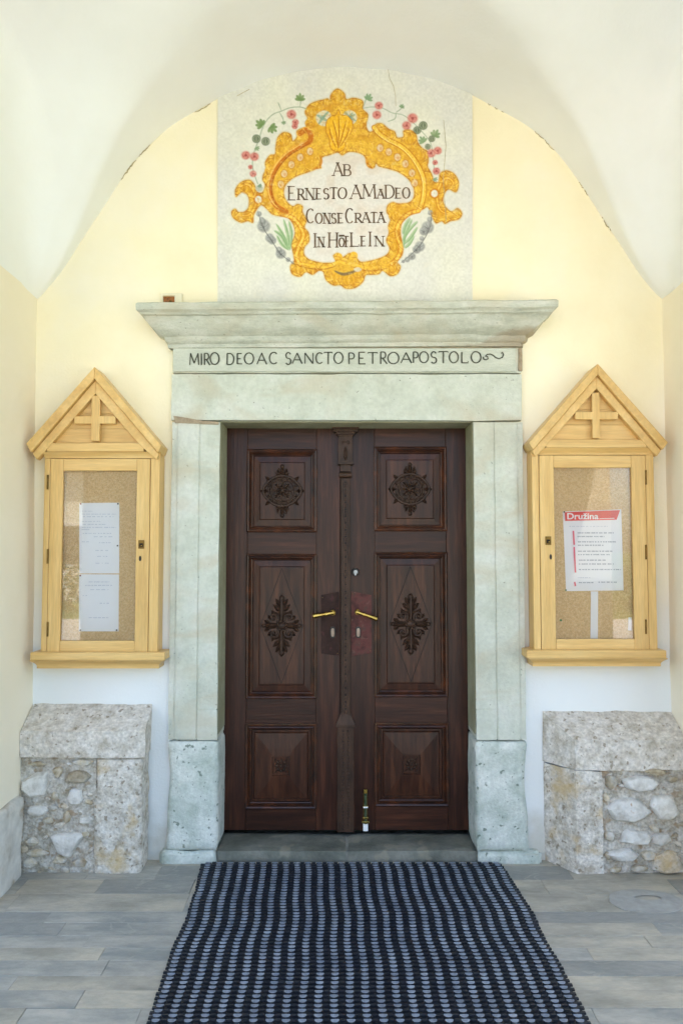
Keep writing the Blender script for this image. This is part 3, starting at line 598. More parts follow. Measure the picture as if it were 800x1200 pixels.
# ------------------------------------------------------------------ fresco
def build_fresco():
    gx = np.arange(255.0, 553.5, .62); gy = np.arange(66.0, 354.0, .62)
    PX, PY = np.meshgrid(gx, gy); H, W = PX.shape
    rng = np.random.RandomState(4)
    def fnoise(fr, seed):
        r = np.random.RandomState(seed); h, w_ = int(H * .62 / fr) + 3, int(W * .62 / fr) + 3; g_ = r.rand(h, w_)
        yy = (PY - 66) / fr; xx = (PX - 255) / fr; i = yy.astype(int); j = xx.astype(int); fy = yy - i; fx = xx - j
        fy = fy * fy * (3 - 2 * fy); fx = fx * fx * (3 - 2 * fx)
        return (g_[i, j] * (1 - fx) + g_[i, j + 1] * fx) * (1 - fy) + (g_[i + 1, j] * (1 - fx) + g_[i + 1, j + 1] * fx) * fy
    n30, n12, n5, n2 = fnoise(34, 1), fnoise(12, 2), fnoise(5, 3), fnoise(2, 4)
    C = np.empty((H, W, 3)); base = np.array([224, 222, 212.])
    C[:] = base; C += ((n30 - .5) * 8 + (n12 - .5) * 5 + (n5 - .5) * 3 + (n2 - .5) * 3)[..., None]
    C[..., 2] += (n30 - .5) * -10
    def Z(p): return (250 + p[0] / 2.581, 80 + p[1] / 2.581)     # zoomed sketch coordinates
    def blend(mask, col, a=1.0):
        m_ = (np.clip(mask, 0, 1) * a)[..., None]; C[:] = C * (1 - m_) + np.array(col, float) * m_
    def spl(P, n=6, closed=False):
        P = np.array(P, float); N = len(P); out = []
        for i in range(N if closed else N - 1):
            g_ = (lambda k: P[k % N]) if closed else (lambda k: P[min(max(k, 0), N - 1)])
            a, b_, c, d = g_(i - 1), g_(i), g_(i + 1), g_(i + 2)
            for t in np.arange(n) / n: out.append(.5 * ((2 * b_) + (-a + c) * t + (2 * a - 5 * b_ + 4 * c - d) * t * t + (-a + 3 * b_ - 3 * c + d) * t ** 3))
        if not closed: out.append(P[-1])
        return np.array(out)
    def dseg(P):     # distance to polyline, and parameter
        D = np.full((H, W), 1e9); T = np.zeros((H, W)); n = len(P)
        for i in range(n - 1):
            a, b_ = P[i], P[i + 1]; d = b_ - a; l2 = (d ** 2).sum() + 1e-9
            j0 = int(max(0, (min(a[0], b_[0]) - 16 - 255) / .62)); j1 = int(min(W, (max(a[0], b_[0]) + 16 - 255) / .62)); i0 = int(max(0, (min(a[1], b_[1]) - 16 - 66) / .62)); i1 = int(min(H, (max(a[1], b_[1]) + 16 - 66) / .62))
            if i1 <= i0 or j1 <= j0: continue
            X = PX[i0:i1, j0:j1]; Y = PY[i0:i1, j0:j1]
            t = np.clip(((X - a[0]) * d[0] + (Y - a[1]) * d[1]) / l2, 0, 1); q = np.hypot(X - a[0] - t * d[0], Y - a[1] - t * d[1])
            s = D[i0:i1, j0:j1]; k = q < s; s[k] = q[k]; T[i0:i1, j0:j1][k] = (i + t[k]) / (n - 1)
        return D, T
    def stroke(P, wd, col, a=1.0, sp=True, taper=True, soft=.7):
        P = np.array([Z(p) for p in P]); P = spl(P) if sp and len(P) > 2 else P
        D, T = dseg(P); ww = wd / 2 / 2.581 * (np.sqrt(np.clip(4 * T * (1 - T), 0.05, 1)) if taper else 1)
        blend((ww + soft / 2 - D) / soft, col, a)
    def poly_in(P):
        ins = np.zeros((H, W), bool); n = len(P)
        for i in range(n):
            x1, y1 = P[i]; x2, y2 = P[(i + 1) % n]
            if y1 == y2: continue
            ra, rb = sorted((y1, y2)); i0 = int(max(0, math.ceil((ra - 66) / .62))); i1 = int(min(H, math.ceil((rb - 66) / .62)))
            if i1 <= i0: continue
            yy = gy[i0:i1]; xx = x1 + (yy - y1) * (x2 - x1) / (y2 - y1); ins[i0:i1] ^= gx[None, :] > xx[:, None]
        return ins
    def sdf(P): 
        ins = poly_in(P); D, _ = dseg(np.vstack([P, P[:1]])); return np.where(ins, D, -D)
    def blob(x, y, rx, ry, col, a=1.0, soft=.25, rot=0):
        cx_, cy_ = Z((x, y)); dx = PX - cx_; dy = PY - cy_; c_, s_ = cos(rot), sin(rot)
        d = np.hypot((dx * c_ + dy * s_) / (rx / 2.581), (-dx * s_ + dy * c_) / (ry / 2.581)); blend((1 - d) / soft + .5, col, a)
    # lighter ground inside and round the cartouche
    dz = np.hypot((PX - 405) / 125, (PY - 222) / 108); blend((1.05 - dz) * 2.5, (226, 223, 213), .75)
    OUT = [(375, 60), (396, 74), (402, 92), (425, 88), (452, 98), (452, 122), (468, 140), (462, 170), (470, 190), (484, 186), (490, 168), (510, 166), (530, 182), (548, 190), (556, 208), (574, 205), (574, 188), (592, 184), (612, 196), (618, 222), (632, 240), (648, 250), (650, 280), (648, 296), (660, 318), (668, 342), (682, 340), (684, 318), (704, 308), (728, 318), (742, 345), (734, 374), (712, 366), (700, 376), (694, 398), (702, 418), (720, 432), (738, 422), (752, 438), (742, 456), (716, 462), (700, 470), (690, 462), (672, 468), (660, 446), (648, 420), (634, 426), (612, 436), (588, 448), (570, 468), (566, 500), (574, 540), (570, 566), (556, 584), (566, 600), (556, 622), (534, 628), (512, 612), (500, 622), (478, 624), (460, 626), (452, 646), (428, 664), (400, 666), (384, 656), (362, 656), (340, 640), (332, 616), (318, 612), (300, 624), (280, 616), (262, 630), (238, 622), (232, 598), (244, 580), (240, 556), (236, 530), (246, 500), (240, 470), (222, 450), (196, 446), (176, 440), (160, 424), (146, 414), (136, 420), (122, 444), (120, 466), (104, 462), (82, 466), (60, 452), (54, 434), (66, 424), (76, 434), (94, 432), (106, 418), (106, 390), (92, 372), (78, 380), (68, 388), (66, 366), (82, 344), (108, 336), (124, 350), (132, 372), (148, 374), (156, 352), (148, 336), (152, 316), (160, 308), (156, 284), (170, 262), (186, 258), (188, 236), (194, 208), (212, 192), (234, 198), (240, 218), (252, 206), (252, 188), (272, 180), (286, 188), (280, 172), (284, 150), (276, 130), (290, 108), (312, 98), (330, 94), (346, 90), (352, 98), (356, 76)]
    WIN = [(375, 254), (390, 262), (410, 252), (440, 256), (458, 268), (462, 288), (472, 300), (486, 300), (492, 288), (500, 296), (530, 304), (560, 314), (588, 334), (604, 358), (606, 386), (592, 404), (560, 408), (542, 404), (526, 414), (524, 436), (536, 452), (528, 476), (530, 498), (522, 520), (532, 544), (524, 562), (500, 574), (470, 582), (444, 584), (430, 566), (412, 558), (398, 566), (386, 572), (376, 558), (362, 566), (368, 584), (340, 588), (312, 584), (288, 576), (274, 560), (276, 540), (290, 522), (288, 496), (276, 480), (282, 458), (270, 434), (270, 416), (254, 410), (240, 416), (224, 404), (214, 384), (216, 358), (232, 338), (256, 324), (286, 314), (312, 304), (326, 300), (322, 286), (330, 268), (350, 262)]
    po = spl([Z(p) for p in OUT], 4, True); pw = spl([Z(p) for p in WIN], 4, True)
    po = po + .0
    so_ = sdf(po); sw = sdf(pw); s = np.minimum(so_, -sw)          # >0 inside the gold
    # flower-white interior
    blend(sw / .8 + .5, (226, 221, 214), .9); blend(((n12 - .45) * 3) * (sw > 0), (216, 196, 178), .35)
    # soft ochre halo then gold
    blend((s + 2.0) / 2.0, (206, 176, 110), .55)
    gold = np.array([229, 180, 66.]); k = (s / .7 + .5)
    blend(k, gold); ins = np.clip(k, 0, 1)
    blend(ins * np.clip((n5 - .42) * 4, 0, 1), (240, 194, 72), .75)
    blend(ins * np.clip((n12 - .5) * 4, 0, 1), (216, 154, 44), .45)
    blend(ins * np.clip((fnoise(3, 9) - .6) * 4, 0, 1), (204, 136, 48), .4)
    blend(ins * np.clip((1.1 - np.abs(s - .5)) / .9, 0, 1), (172, 110, 48), .65)          # painted outline
    blend(ins * np.clip((.9 - np.abs(s - 2.3)) / .9, 0, 1), (246, 208, 92), .55)          # inner highlight
    # scalloped petals along both edges
    for (x, y, r, a) in [(375, 90, 24, 0), (320, 118, 18, .3), (296, 132, 18, 0), (292, 165, 16, 0), (345, 104, 12, 0), (426, 112, 20, 0), (446, 140, 16, 0), (448, 170, 15, 0), (213, 218, 20, 0), (186, 280, 20, 0), (168, 310, 14, 0), (594, 214, 20, 0), (620, 262, 22, 0), (634, 300, 14, 0), (516, 196, 20, 0), (704, 340, 24, 0), (100, 362, 20, 0), (256, 604, 20, 0), (296, 604, 18, 0), (484, 602, 18, 0), (538, 604, 18, 0), (372, 634, 20, 0), (410, 640, 22, 0), (440, 620, 18, 0), (258, 452, 16, 0), (268, 500, 15, 0), (544, 448, 15, 0), (546, 500, 16, 0), (548, 540, 14, 0), (262, 540, 14, 0)]:
        blob(x, y, r, r * .9, (200, 128, 40), .45, .2); blob(x - 1, y - 2, r * .84, r * .74, (232, 180, 56), .8, .3)
        for k_ in (-.5, 0, .5): stroke([(x + k_ * r * .5, y - r * .55), (x + k_ * r * .9, y), (x + k_ * r * .4, y + r * .6)], 2.2, (198, 130, 44) if k_ else (246, 212, 120), .55)
    # crown window with blue-green leaves, shell
    for (x, y, rx, ry, ro) in [(334, 150, 24, 24, 0), (412, 148, 22, 22, 0)]: blob(x, y, rx, ry, (218, 214, 196), .95, .15, ro)
    for q in [[(318, 168), (330, 150), (348, 130)], [(322, 150), (332, 152), (346, 158)], [(312, 140), (326, 146), (338, 142)], [(396, 130), (410, 146), (432, 158)], [(404, 156), (414, 148), (428, 138)], [(396, 150), (410, 146), (420, 134)]]: stroke(q, 8, (122, 158, 140), .7)
    SH = [(378, 124), (386, 140), (404, 142), (420, 162), (418, 190), (400, 212), (398, 240), (376, 252), (354, 240), (350, 212), (340, 190), (342, 160), (356, 144), (370, 140)]
    ss = sdf(spl([Z(p) for p in SH], 4, True)); blend(ss / .7 + .5, (238, 184, 50)); blend((.9 - np.abs(ss)) / .8, (184, 108, 34), .8)
    for q in [[(376, 240), (372, 200), (360, 156)], [(376, 240), (380, 195), (378, 146)], [(378, 240), (390, 200), (402, 156)], [(370, 238), (356, 205), (350, 178)], [(382, 238), (402, 205), (410, 180)]]:
        stroke(q, 4, (186, 112, 30), .85); stroke([(x + 5, y) for x, y in q], 5, (250, 214, 96), .6)
    # C-scroll rims
    for q, wd in [([(262, 196), (280, 186), (294, 200), (290, 220), (262, 236), (222, 262), (190, 300), (172, 345), (174, 385), (190, 415), (220, 434)], 15), ]:
        stroke(q, wd + 7, (230, 172, 66), .95, taper=False); stroke(q, wd, (196, 104, 34), .85, taper=False); stroke([(x - 5, y - 3) for x, y in q[3:]], 5, (246, 206, 110), .8); stroke([(x + 5, y + 3) for x, y in q[3:]], 3, (140, 78, 26), .7)
    q = [(486, 178), (500, 196), (530, 216), (574, 240), (610, 280), (634, 330), (636, 380), (626, 420)]
    stroke(q, 17, (196, 120, 30), .8, taper=False); stroke(q, 11, (244, 204, 84), .95, taper=False); stroke([(x - 3, y + 3) for x, y in q], 3, (252, 230, 140), .8)
    # lower S-scrolls
    for q in [[(204, 440), (236, 450), (262, 476), (272, 506), (258, 540), (250, 570), (262, 592)], [(620, 430), (588, 440), (560, 470), (554, 500), (566, 540), (558, 570), (540, 590)]]:
        stroke(q, 15, (204, 122, 32), .8, taper=False); stroke(q, 9, (244, 196, 74), .9, taper=False); stroke(q, 3, (252, 224, 130), .6)
    # bottom rail lines
    stroke([(250, 588), (280, 592), (320, 602), (356, 596), (376, 584), (400, 590), (430, 594), (470, 604), (520, 594), (550, 580)], 8, (246, 200, 76), .8); stroke([(256, 596), (300, 606), (340, 606), (372, 596)], 3, (170, 96, 30), .8); stroke([(420, 600), (470, 612), (530, 604)], 3, (170, 96, 30), .8)
    stroke([(366, 612), (392, 622), (420, 616), (440, 606)], 9, (116, 100, 84), .8); blob(436, 608, 12, 7, (222, 212, 190), .9)
    blob(378, 570, 12, 12, (238, 184, 60), 1, .3); blob(424, 566, 12, 12, (238, 184, 60), 1, .3)
    # pearls in the band
    for (x, y) in [(292, 250), (262, 268), (236, 290), (214, 318), (204, 350), (504, 240), (530, 252), (556, 268), (580, 288), (600, 316), (608, 346)]:
        blob(x, y, 11, 13, (190, 118, 48), .7, .3); blob(x, y, 9, 11, (232, 208, 168), .9, .3); blob(x + 2, y + 2, 4, 5, (214, 150, 96), .6, .5)
    for (x, y, c, d) in [((0), 0, 0, 0)]: pass
    # hooks towards the lettering
    stroke([(322, 262), (326, 280), (318, 298), (296, 304)], 8, (210, 130, 34), .8); stroke([(462, 268), (468, 292), (482, 302)], 8, (210, 130, 34), .8)
    # ears
    for q in [[(70, 384), (84, 356), (108, 352), (126, 380), (128, 412), (108, 442), (76, 444)], [(730, 368), (722, 340), (700, 332), (682, 360), (676, 396), (690, 432), (740, 444)]]:
        stroke(q, 12, (206, 126, 32), .8); stroke(q, 6, (248, 208, 90), .85)
    for (x, y) in [(136, 396), (668, 378)]: blob(x, y, 16, 16, (200, 124, 36), .8, .15); blob(x, y, 10, 11, (226, 222, 208), 1, .2)
    blob(138, 362, 12, 10, (176, 180, 164), .8)
    # side openings behind the lower scrolls: pale ground with green plumes
    for sgn, q in [(1, [(226, 545), (214, 510), (190, 470)]), (1, [(228, 545), (224, 500), (212, 456)]), (1, [(230, 548), (236, 500), (228, 462)]), (1, [(222, 540), (204, 505), (184, 490)]), (1, [(226, 548), (206, 530), (192, 505)]), (1, [(574, 540), (580, 500), (600, 456)]), (1, [(572, 520), (590, 490), (616, 462)]), (1, [(576, 530), (596, 510), (616, 480)]), (1, [(578, 542), (592, 530), (606, 506)]), (1, [(572, 500), (580, 474), (594, 452)])]:
        stroke(q, 10, (158, 186, 138), .75); stroke([(x + 2, y + 2) for x, y in q], 3, (110, 150, 100), .6)
    # grey bell-flower garlands
    for (x, y, r) in [(138, 440, 8), (146, 456, 7), (152, 476, 19), (148, 462, 10), (170, 512, 13), (178, 520, 12), (204, 560, 15), (198, 548, 9), (226, 578, 7), (240, 588, 5), (656, 436, 8), (654, 456, 8), (648, 480, 18), (636, 492, 13), (630, 514, 7), (624, 538, 15), (614, 548, 12), (600, 568, 11), (586, 578, 8), (574, 584, 5)]:
        blob(x, y, r, r, (132, 133, 132), .7, .35); blob(x - 2, y - 3, r * .75, r * .65, (184, 185, 182), .75, .6)
        if r > 10:
            for k_ in range(4): a = k_ * .8 + .3; stroke([(x - r * .8 * cos(a), y - r * .8 * sin(a)), (x, y + r * .2), (x + r * .7 * cos(a + 1), y + r * .7 * sin(a + 1))], 1.6, (92, 94, 96), .6)
    stroke([(134, 430), (150, 480), (176, 520), (205, 562), (246, 592)], 2.5, (96, 96, 94), .8); stroke([(660, 420), (654, 480), (620, 540), (566, 588)], 2.5, (96, 96, 94), .8)
    # vines
    V_ = (150, 166, 140)
    stroke([(282, 122), (262, 116), (232, 118), (206, 128), (180, 138), (160, 158), (146, 186), (138, 214), (124, 250), (118, 290), (124, 320), (134, 348)], 3, V_, .85, taper=False)
    stroke([(206, 128), (198, 108), (196, 102)], 3, V_, .9); stroke([(200, 132), (210, 150), (212, 164)], 3, V_, .8); stroke([(262, 116), (264, 90), (262, 72)], 3, V_, .9)
    stroke([(452, 120), (480, 116), (512, 120), (540, 134), (572, 140), (600, 160), (630, 190), (656, 224), (664, 270), (668, 320)], 2.6, V_, .75, taper=False)
    stroke([(552, 134), (548, 152), (526, 160)], 3, V_, .9); stroke([(552, 132), (566, 122), (572, 108)], 3, V_, .9); stroke([(452, 118), (462, 90), (466, 74)], 3, V_, .9)
    def leaf(x, y, s_, col=(120, 146, 92), rot=0):
        for a in (-1.25, -.6, 0, .6, 1.25):
            l = s_ * (1 - abs(a) * .22); a += rot; stroke([(x, y), (x + sin(a) * l * .6, y - cos(a) * l * .6), (x + sin(a) * l, y - cos(a) * l)], s_ * .38, col, .85)
            stroke([(x, y), (x + sin(a) * l, y - cos(a) * l)], 1.4, (92, 118, 72), .5, sp=False)
    leaf(262, 96, 22); leaf(148, 172, 24, rot=-.9); leaf(172, 176, 24, rot=2.2); leaf(130, 238, 12, (150, 170, 136), 2.6); leaf(466, 94, 20, (138, 168, 130), .5); leaf(568, 118, 12, (140, 164, 130), .4); leaf(212, 160, 10, (140, 164, 130), 3)
    leaf(668, 204, 22, (136, 160, 118), .5); leaf(636, 222, 20, (140, 164, 124), -.6); leaf(668, 332, 12, (150, 172, 150), 2.6); leaf(138, 352, 10, (140, 160, 140), 2.4)
    def rose(x, y, r, col=(196, 92, 86)):
        blob(x, y, r * 1.05, r, (204, 118, 108), .72, .4)
        for k_ in range(5): a = k_ * 1.256 + x; blob(x + cos(a) * r * .5, y + sin(a) * r * .5, r * .38, r * .38, (216, 136, 126), .6, .6)
        blob(x, y, r * .28, r * .28, (150, 60, 60), .7, .6)
        for k_ in range(3): a = k_ * 2.1 + y; stroke([(x + cos(a) * r * .2, y + sin(a) * r * .2), (x + cos(a + .5) * r * .7, y + sin(a + .5) * r * .7), (x + cos(a + 1.1) * r * .8, y + sin(a + 1.1) * r * .8)], 1.5, (150, 62, 62), .6)
    for (x, y, r) in [(236, 138, 14), (248, 162, 10), (246, 174, 9), (98, 262, 13), (124, 266, 13), (112, 298, 7), (120, 318, 10), (500, 112, 12), (494, 140, 13), (602, 150, 15), (584, 172, 13), (658, 256, 13), (678, 248, 12), (670, 284, 8), (674, 310, 11)]: rose(x, y, r, (196, 92, 86) if r > 9.5 else (208, 140, 134))
    for (x, y, r) in [(130, 212, 13), (158, 220, 13), (634, 172, 13), (616, 186, 12), (648, 236, 9), (660, 212, 10)]:
        blob(x, y, r, r, (104, 116, 94), .9, .25)
        for a in (-.5, 0, .5): stroke([(x + a * r * .4, y - r * .8), (x + a * r * 1.5, y), (x + a * r * .4, y + r * .8)], 2, (188, 190, 158), .7)
    # fluted shell ridges along the rims
    for PP, N_, dm in ((po, 88, 6.0), (pw, 60, 3.5)):
        Dq, Tq = dseg(np.vstack([PP, PP[:1]])); ph = Tq * N_ * 2 * pi + n5 * 3 + Dq * .25
        fa = np.clip(1.3 - Dq / dm, 0, 1) * ins; blend(fa * np.clip((np.sin(ph) - .45) * 2.2, 0, 1), (184, 116, 44), .55); blend(fa * np.clip((-np.sin(ph) - .55) * 2.2, 0, 1), (250, 216, 122), .5)
    cl = np.abs(((s + n12 * 5) % 3.4) - 1.7); blend(ins * np.clip(1 - cl / .45, 0, 1) * np.clip((s - 3) / 2, 0, 1) * np.clip((n5 - .35) * 3, 0, 1), (190, 120, 44), .45)
    # acanthus curls: short brown strokes with a light one beside them, running in from both rims
    for PP, stp, sg_ in ((po, 7.5, 1), (pw, 8.5, -1)):
        acc = 0.0; nP = len(PP); cen = np.array([405.0, 222.0]); kk_ = 0
        for i in range(nP):
            a_, b2 = PP[i], PP[(i + 1) % nP]; acc += float(np.hypot(*(b2 - a_)))
            if acc < stp: continue
            acc = 0.0; kk_ += 1; tn = (b2 - a_) / (np.hypot(*(b2 - a_)) + 1e-9); nr = np.array([-tn[1], tn[0]])
            q = a_ + nr * 2.5; j_ = int((q[0] - 255) / .62); i_ = int((q[1] - 66) / .62)
            if not (0 <= i_ < H and 0 <= j_ < W): continue
            if s[i_, j_] < .5: nr = -nr
            L_ = 4.2 + 2.8 * ((kk_ * 7) % 5) / 5; cv = 1.6 * (1 if kk_ % 3 else -1)
            pts_ = [a_ + nr * .8, a_ + nr * L_ * .5 + tn * cv, a_ + nr * L_ + tn * cv * 2.4]
            inv = lambda p: ((p[0] - 250) * 2.581, (p[1] - 80) * 2.581)
            for off_, col_, wd_, al_ in ((0, (166, 96, 36), 2.4, .42), (1.5, (248, 214, 112), 3.2, .35)):
                P_ = spl(np.array([p + tn * off_ for p in pts_]), 4); D_, T_ = dseg(P_); blend((wd_ / 2 / 2.581 + .35 - D_) / .7 * ins, col_, al_)
    # dry brush marks
    rs = np.random.RandomState(12)
    br = np.clip((fnoise(1.6, 31) - .55) * 3, 0, 1) * np.clip((n5 - .3) * 2, 0, 1); blend(br * ins, (246, 214, 130), .5); br = np.clip((fnoise(1.5, 33) - .6) * 3, 0, 1); blend(br * ins, (190, 124, 46), .35)
    # faded wear over the painting
    wear = np.clip((fnoise(9, 20) - .72) * 5, 0, 1) * np.clip((n2 - .3) * 2, 0, 1); blend(wear, (214, 206, 188), .25)
    C[:] += ((n2 - .5) * 10)[..., None]
    C2 = np.clip(C, 0, 255) / 255; LN = np.where(C2 <= .04045, C2 / 12.92, ((C2 + .055) / 1.055) ** 2.4) * .93
    # mesh
    u = (PX - 400) / F; v = (600 - PY) / F; Yp = -.007
    dy = cos(PITCH) - v * sin(PITCH); dz_ = sin(PITCH) + v * cos(PITCH); t = (Yp + CD) / dy
    VX = u * t; VZ = CH + dz_ * t
    VX0 = np.linspace(-.616, .640, W)[None, :] + 0 * VX      # straight sides
    u0 = (PX[:, :1]); 
    yj = Yp + .0016 * (n30 - .5) + .0006 * (n5 - .5)
    vs = np.stack([VX, yj, VZ], -1).reshape(-1, 3)
    ii, jj = np.meshgrid(np.arange(H - 1), np.arange(W - 1), indexing='ij'); a = (ii * W + jj).ravel()
    fs = np.stack([a, a + W, a + W + 1, a + 1], -1)
    root = empty('painted_cartouche', (.015, 0, 2.68), 'pale plaster panel with gold rococo cartouche painting and Latin dedication', 'fresco')
    off = np.array(root.location); vs = vs - off
    me = bpy.data.meshes.new('painted_plaster'); me.vertices.add(len(vs)); me.vertices.foreach_set('co', vs.ravel())
    me.loops.add(fs.size); me.loops.foreach_set('vertex_index', fs.ravel()); me.polygons.add(len(fs)); me.polygons.foreach_set('loop_start', np.arange(0, fs.size, 4)); me.polygons.foreach_set('loop_total', np.full(len(fs), 4))
    me.update(); ca = me.color_attributes.new('paint', 'FLOAT_COLOR', 'POINT'); col = np.ones((H * W, 4)); col[:, :3] = LN.reshape(-1, 3); ca.data.foreach_set('color', col.ravel())
    me.validate(); me.polygons.foreach_set('use_smooth', [True] * len(me.polygons))
    m = bpy.data.materials.new('fresco_paint'); m.use_nodes = True; nt = m.node_tree; bs = nt.nodes['Principled BSDF']; bs.inputs['Roughness'].default_value = .9; bs.inputs['Specular IOR Level'].default_value = .15
    at_ = nd(nt, 'ShaderNodeAttribute', attribute_name='paint'); tc = nd(nt, 'ShaderNodeTexCoord'); n1 = nd(nt, 'ShaderNodeTexNoise'); n1.inputs['Scale'].default_value = 90; n1.inputs['Detail'].default_value = 5
    nt.links.new(tc.outputs['Object'], n1.inputs[0]); mr = nd(nt, 'ShaderNodeMapRange'); mr.inputs[1].default_value = .3; mr.inputs[2].default_value = .7; mr.inputs[3].default_value = .975; mr.inputs[4].default_value = 1.02; nt.links.new(n1.outputs[0], mr.inputs[0])
    sc = nd(nt, 'ShaderNodeVectorMath', operation='SCALE'); nt.links.new(at_.outputs['Color'], sc.inputs[0]); nt.links.new(mr.outputs[0], sc.inputs['Scale']); nt.links.new(sc.outputs[0], bs.inputs['Base Color'])
    bp = nd(nt, 'ShaderNodeBump'); bp.inputs['Strength'].default_value = .12; bp.inputs['Distance'].default_value = .01; nt.links.new(n1.outputs[0], bp.inputs['Height']); nt.links.new(bp.outputs[0], bs.inputs['Normal'])
    me.materials.append(m); o = bpy.data.objects.new('painted_plaster', me); COL.objects.link(o); o.parent = root
    # edge of the panel
    e = MB(); e.box(VX[-1, 0] - .0015, VX[-1, -1] + .0015, -.0035, .004, 2.70, 3.74); e.obj('plaster_backing', M['vault'], root)
    return root
fres = build_fresco()
random.seed(31)
for pts_ in ([(455, 80), (457, 92), (461, 100), (463, 112), (464, 124)], [(278, 112), (285, 108), (292, 104)], [(520, 140), (522, 170), (519, 210), (523, 260)]):
    P = [at(x + random.uniform(-.6, .6), y, -.0085) for x, y in pts_]; b = MB(); b.ribbon(P, [.0022] * len(P), -.0088, -.006); b.obj('hairline_crack', M['dark_crack'], fres)
random.seed(8)
def L4(rows): return [(c, a, d, t, b_) for (c, a, d, t, b_) in rows]
FL = [('A', 390.5, 401.5, 190.5, 205.5), ('B', 402, 412, 192.5, 205.5),
 ('E', 337, 347, 218, 234), ('R', 348.5, 357, 221, 233.5), ('N', 358, 368.5, 220.5, 233.5), ('E', 370, 377, 220.5, 233), ('S', 378.5, 385.5, 220.5, 233), ('T', 386, 395.5, 219.5, 232.5), ('O', 396, 406, 219.5, 232.5), ('A', 411, 423.5, 216.5, 232.5), ('M', 424.5, 440.5, 216, 232), ('A', 442, 450, 221.5, 232), ('D', 450.5, 462, 216.5, 232), ('E', 463, 470.5, 220, 232), ('O', 471.5, 480, 219.5, 232),
 ('C', 358.5, 368, 244.5, 261), ('O', 369.5, 377.5, 249.5, 261.5), ('N', 379, 387, 249.5, 261.5), ('S', 388, 394, 249.5, 261.5), ('E', 395.5, 402.5, 249.5, 261), ('C', 404.5, 414, 244, 261), ('R', 415.5, 424, 249.5, 260.5), ('A', 424.5, 433.5, 249, 260.5), ('T', 434, 442, 248.5, 260.5), ('A', 442.5, 451, 248.5, 260.5),
 ('I', 366, 372, 273.5, 289.5), ('N', 372.5, 380, 277.5, 289), ('H', 384, 396.5, 272.5, 289.5), ('o', 397, 403.5, 276.5, 289), ('F', 403.5, 409, 276.5, 289), ('L', 409.5, 421, 272.5, 288.5), ('E', 422.5, 429, 276.5, 288), ('I', 430, 437, 271.5, 288), ('N', 439, 450, 276.5, 288)]
FL = [('T' if False else c, a, d, t, b_) for (c, a, d, t, b_) in FL]
letters(FL, -.0085, .0082, .0038, .0085, 'dedication_lettering', M['fresco_letter'], fres, wob=.0006, yoff=-.0008)

# ------------------------------------------------------------------ door leaves
def scroll(cx, cz, r, a0, turns, sg, y, n=18, rt=.004):
    pts = []; rad = []
    for k in range(n):
        t = k / (n - 1); a = a0 + sg * turns * 2 * pi * t; rr = r * (1 - .75 * t); pts.append((cx + rr * cos(a), y, cz + rr * sin(a))); rad.append(rt * (1 - .35 * t) + (.0015 if k == n - 1 else 0))
    return pts, rad
def leafshape(b, x, z, ang, L_, w_, y, h=.007):
    n = 7; P = []; 
    for k in range(n):
        t = k / (n - 1); ww = w_ * sin(pi * min(.97, t * .85 + .12)); px = x + cos(ang) * L_ * t; pz = z + sin(ang) * L_ * t; nx_, nz_ = -sin(ang), cos(ang)
        P += [(px - nx_ * ww, y + .001, pz - nz_ * ww), (px, y - h * (.5 + .5 * sin(pi * t)), pz), (px + nx_ * ww, y + .001, pz + nz_ * ww)]
    b.add(P, [(3 * k + j, 3 * k + j + 1, 3 * k + j + 4, 3 * k + j + 3) for k in range(n - 1) for j in (0, 1)])
def carving_mid(cx, cz, w_, h, y):
    b = MB()
    for sa in (1, -1):
        a = pi / 2 * sa
        leafshape(b, cx, cz + .012 * sa, a, h * .95, .020, y, .018); b.tube([(cx, y - .013, cz + sa * h * t) for t in (.12, .4, .7, .92)], [.004, .006, .007, .004], 6)
        b.dome(cx, y, cz + sa * h * .88, .015, .018, .018)
        for sg in (-1, 1):
            for (t0, an, L_, w2) in ((.30, -1.05, .30, .012), (.46, -.80, .33, .013), (.62, -.55, .30, .012)):
                leafshape(b, cx + sg * .006, cz + sa * h * t0, a + sg * an * sa, h * L_, w2, y, .013)
            p, r = scroll(cx + sg * w_ * .40, cz + sa * h * .25, .027, pi / 2 * sa + 2.4 * sg * sa, .9, -sg * sa, y - .007, rt=.0075); b.tube(p, r, 7)
            b.dome(cx + sg * w_ * .40, y, cz + sa * h * .25, .010, .013, .010)
            for (fx_, fz_, an, L_) in ((.46, .40, .35, .25), (.62, .27, .75, .2), (.78, .12, 1.1, .2)):
                leafshape(b, cx + sg * w_ * fx_ * .8, cz + sa * h * fz_ * .7, a - sg * an * sa, h * L_, .011, y, .013)
    for sg in (-1, 1):
        leafshape(b, cx + sg * .012, cz, 0 if sg > 0 else pi, w_ * .9, .017, y, .017); b.dome(cx + sg * w_ * .92, y, cz, .013, .014, .011)
        for q in (-.45, .45): leafshape(b, cx + sg * w_ * .45, cz, (0 if sg > 0 else pi) + q, w_ * .42, .010, y, .012)
    b.dome(cx, y, cz, .026, .022, .022, 14, 3)
    for k in range(8): a = k * pi / 4 + .3; b.dome(cx + .024 * cos(a), y, cz + .022 * sin(a), .009, .018, .009, 7, 2)
    return b
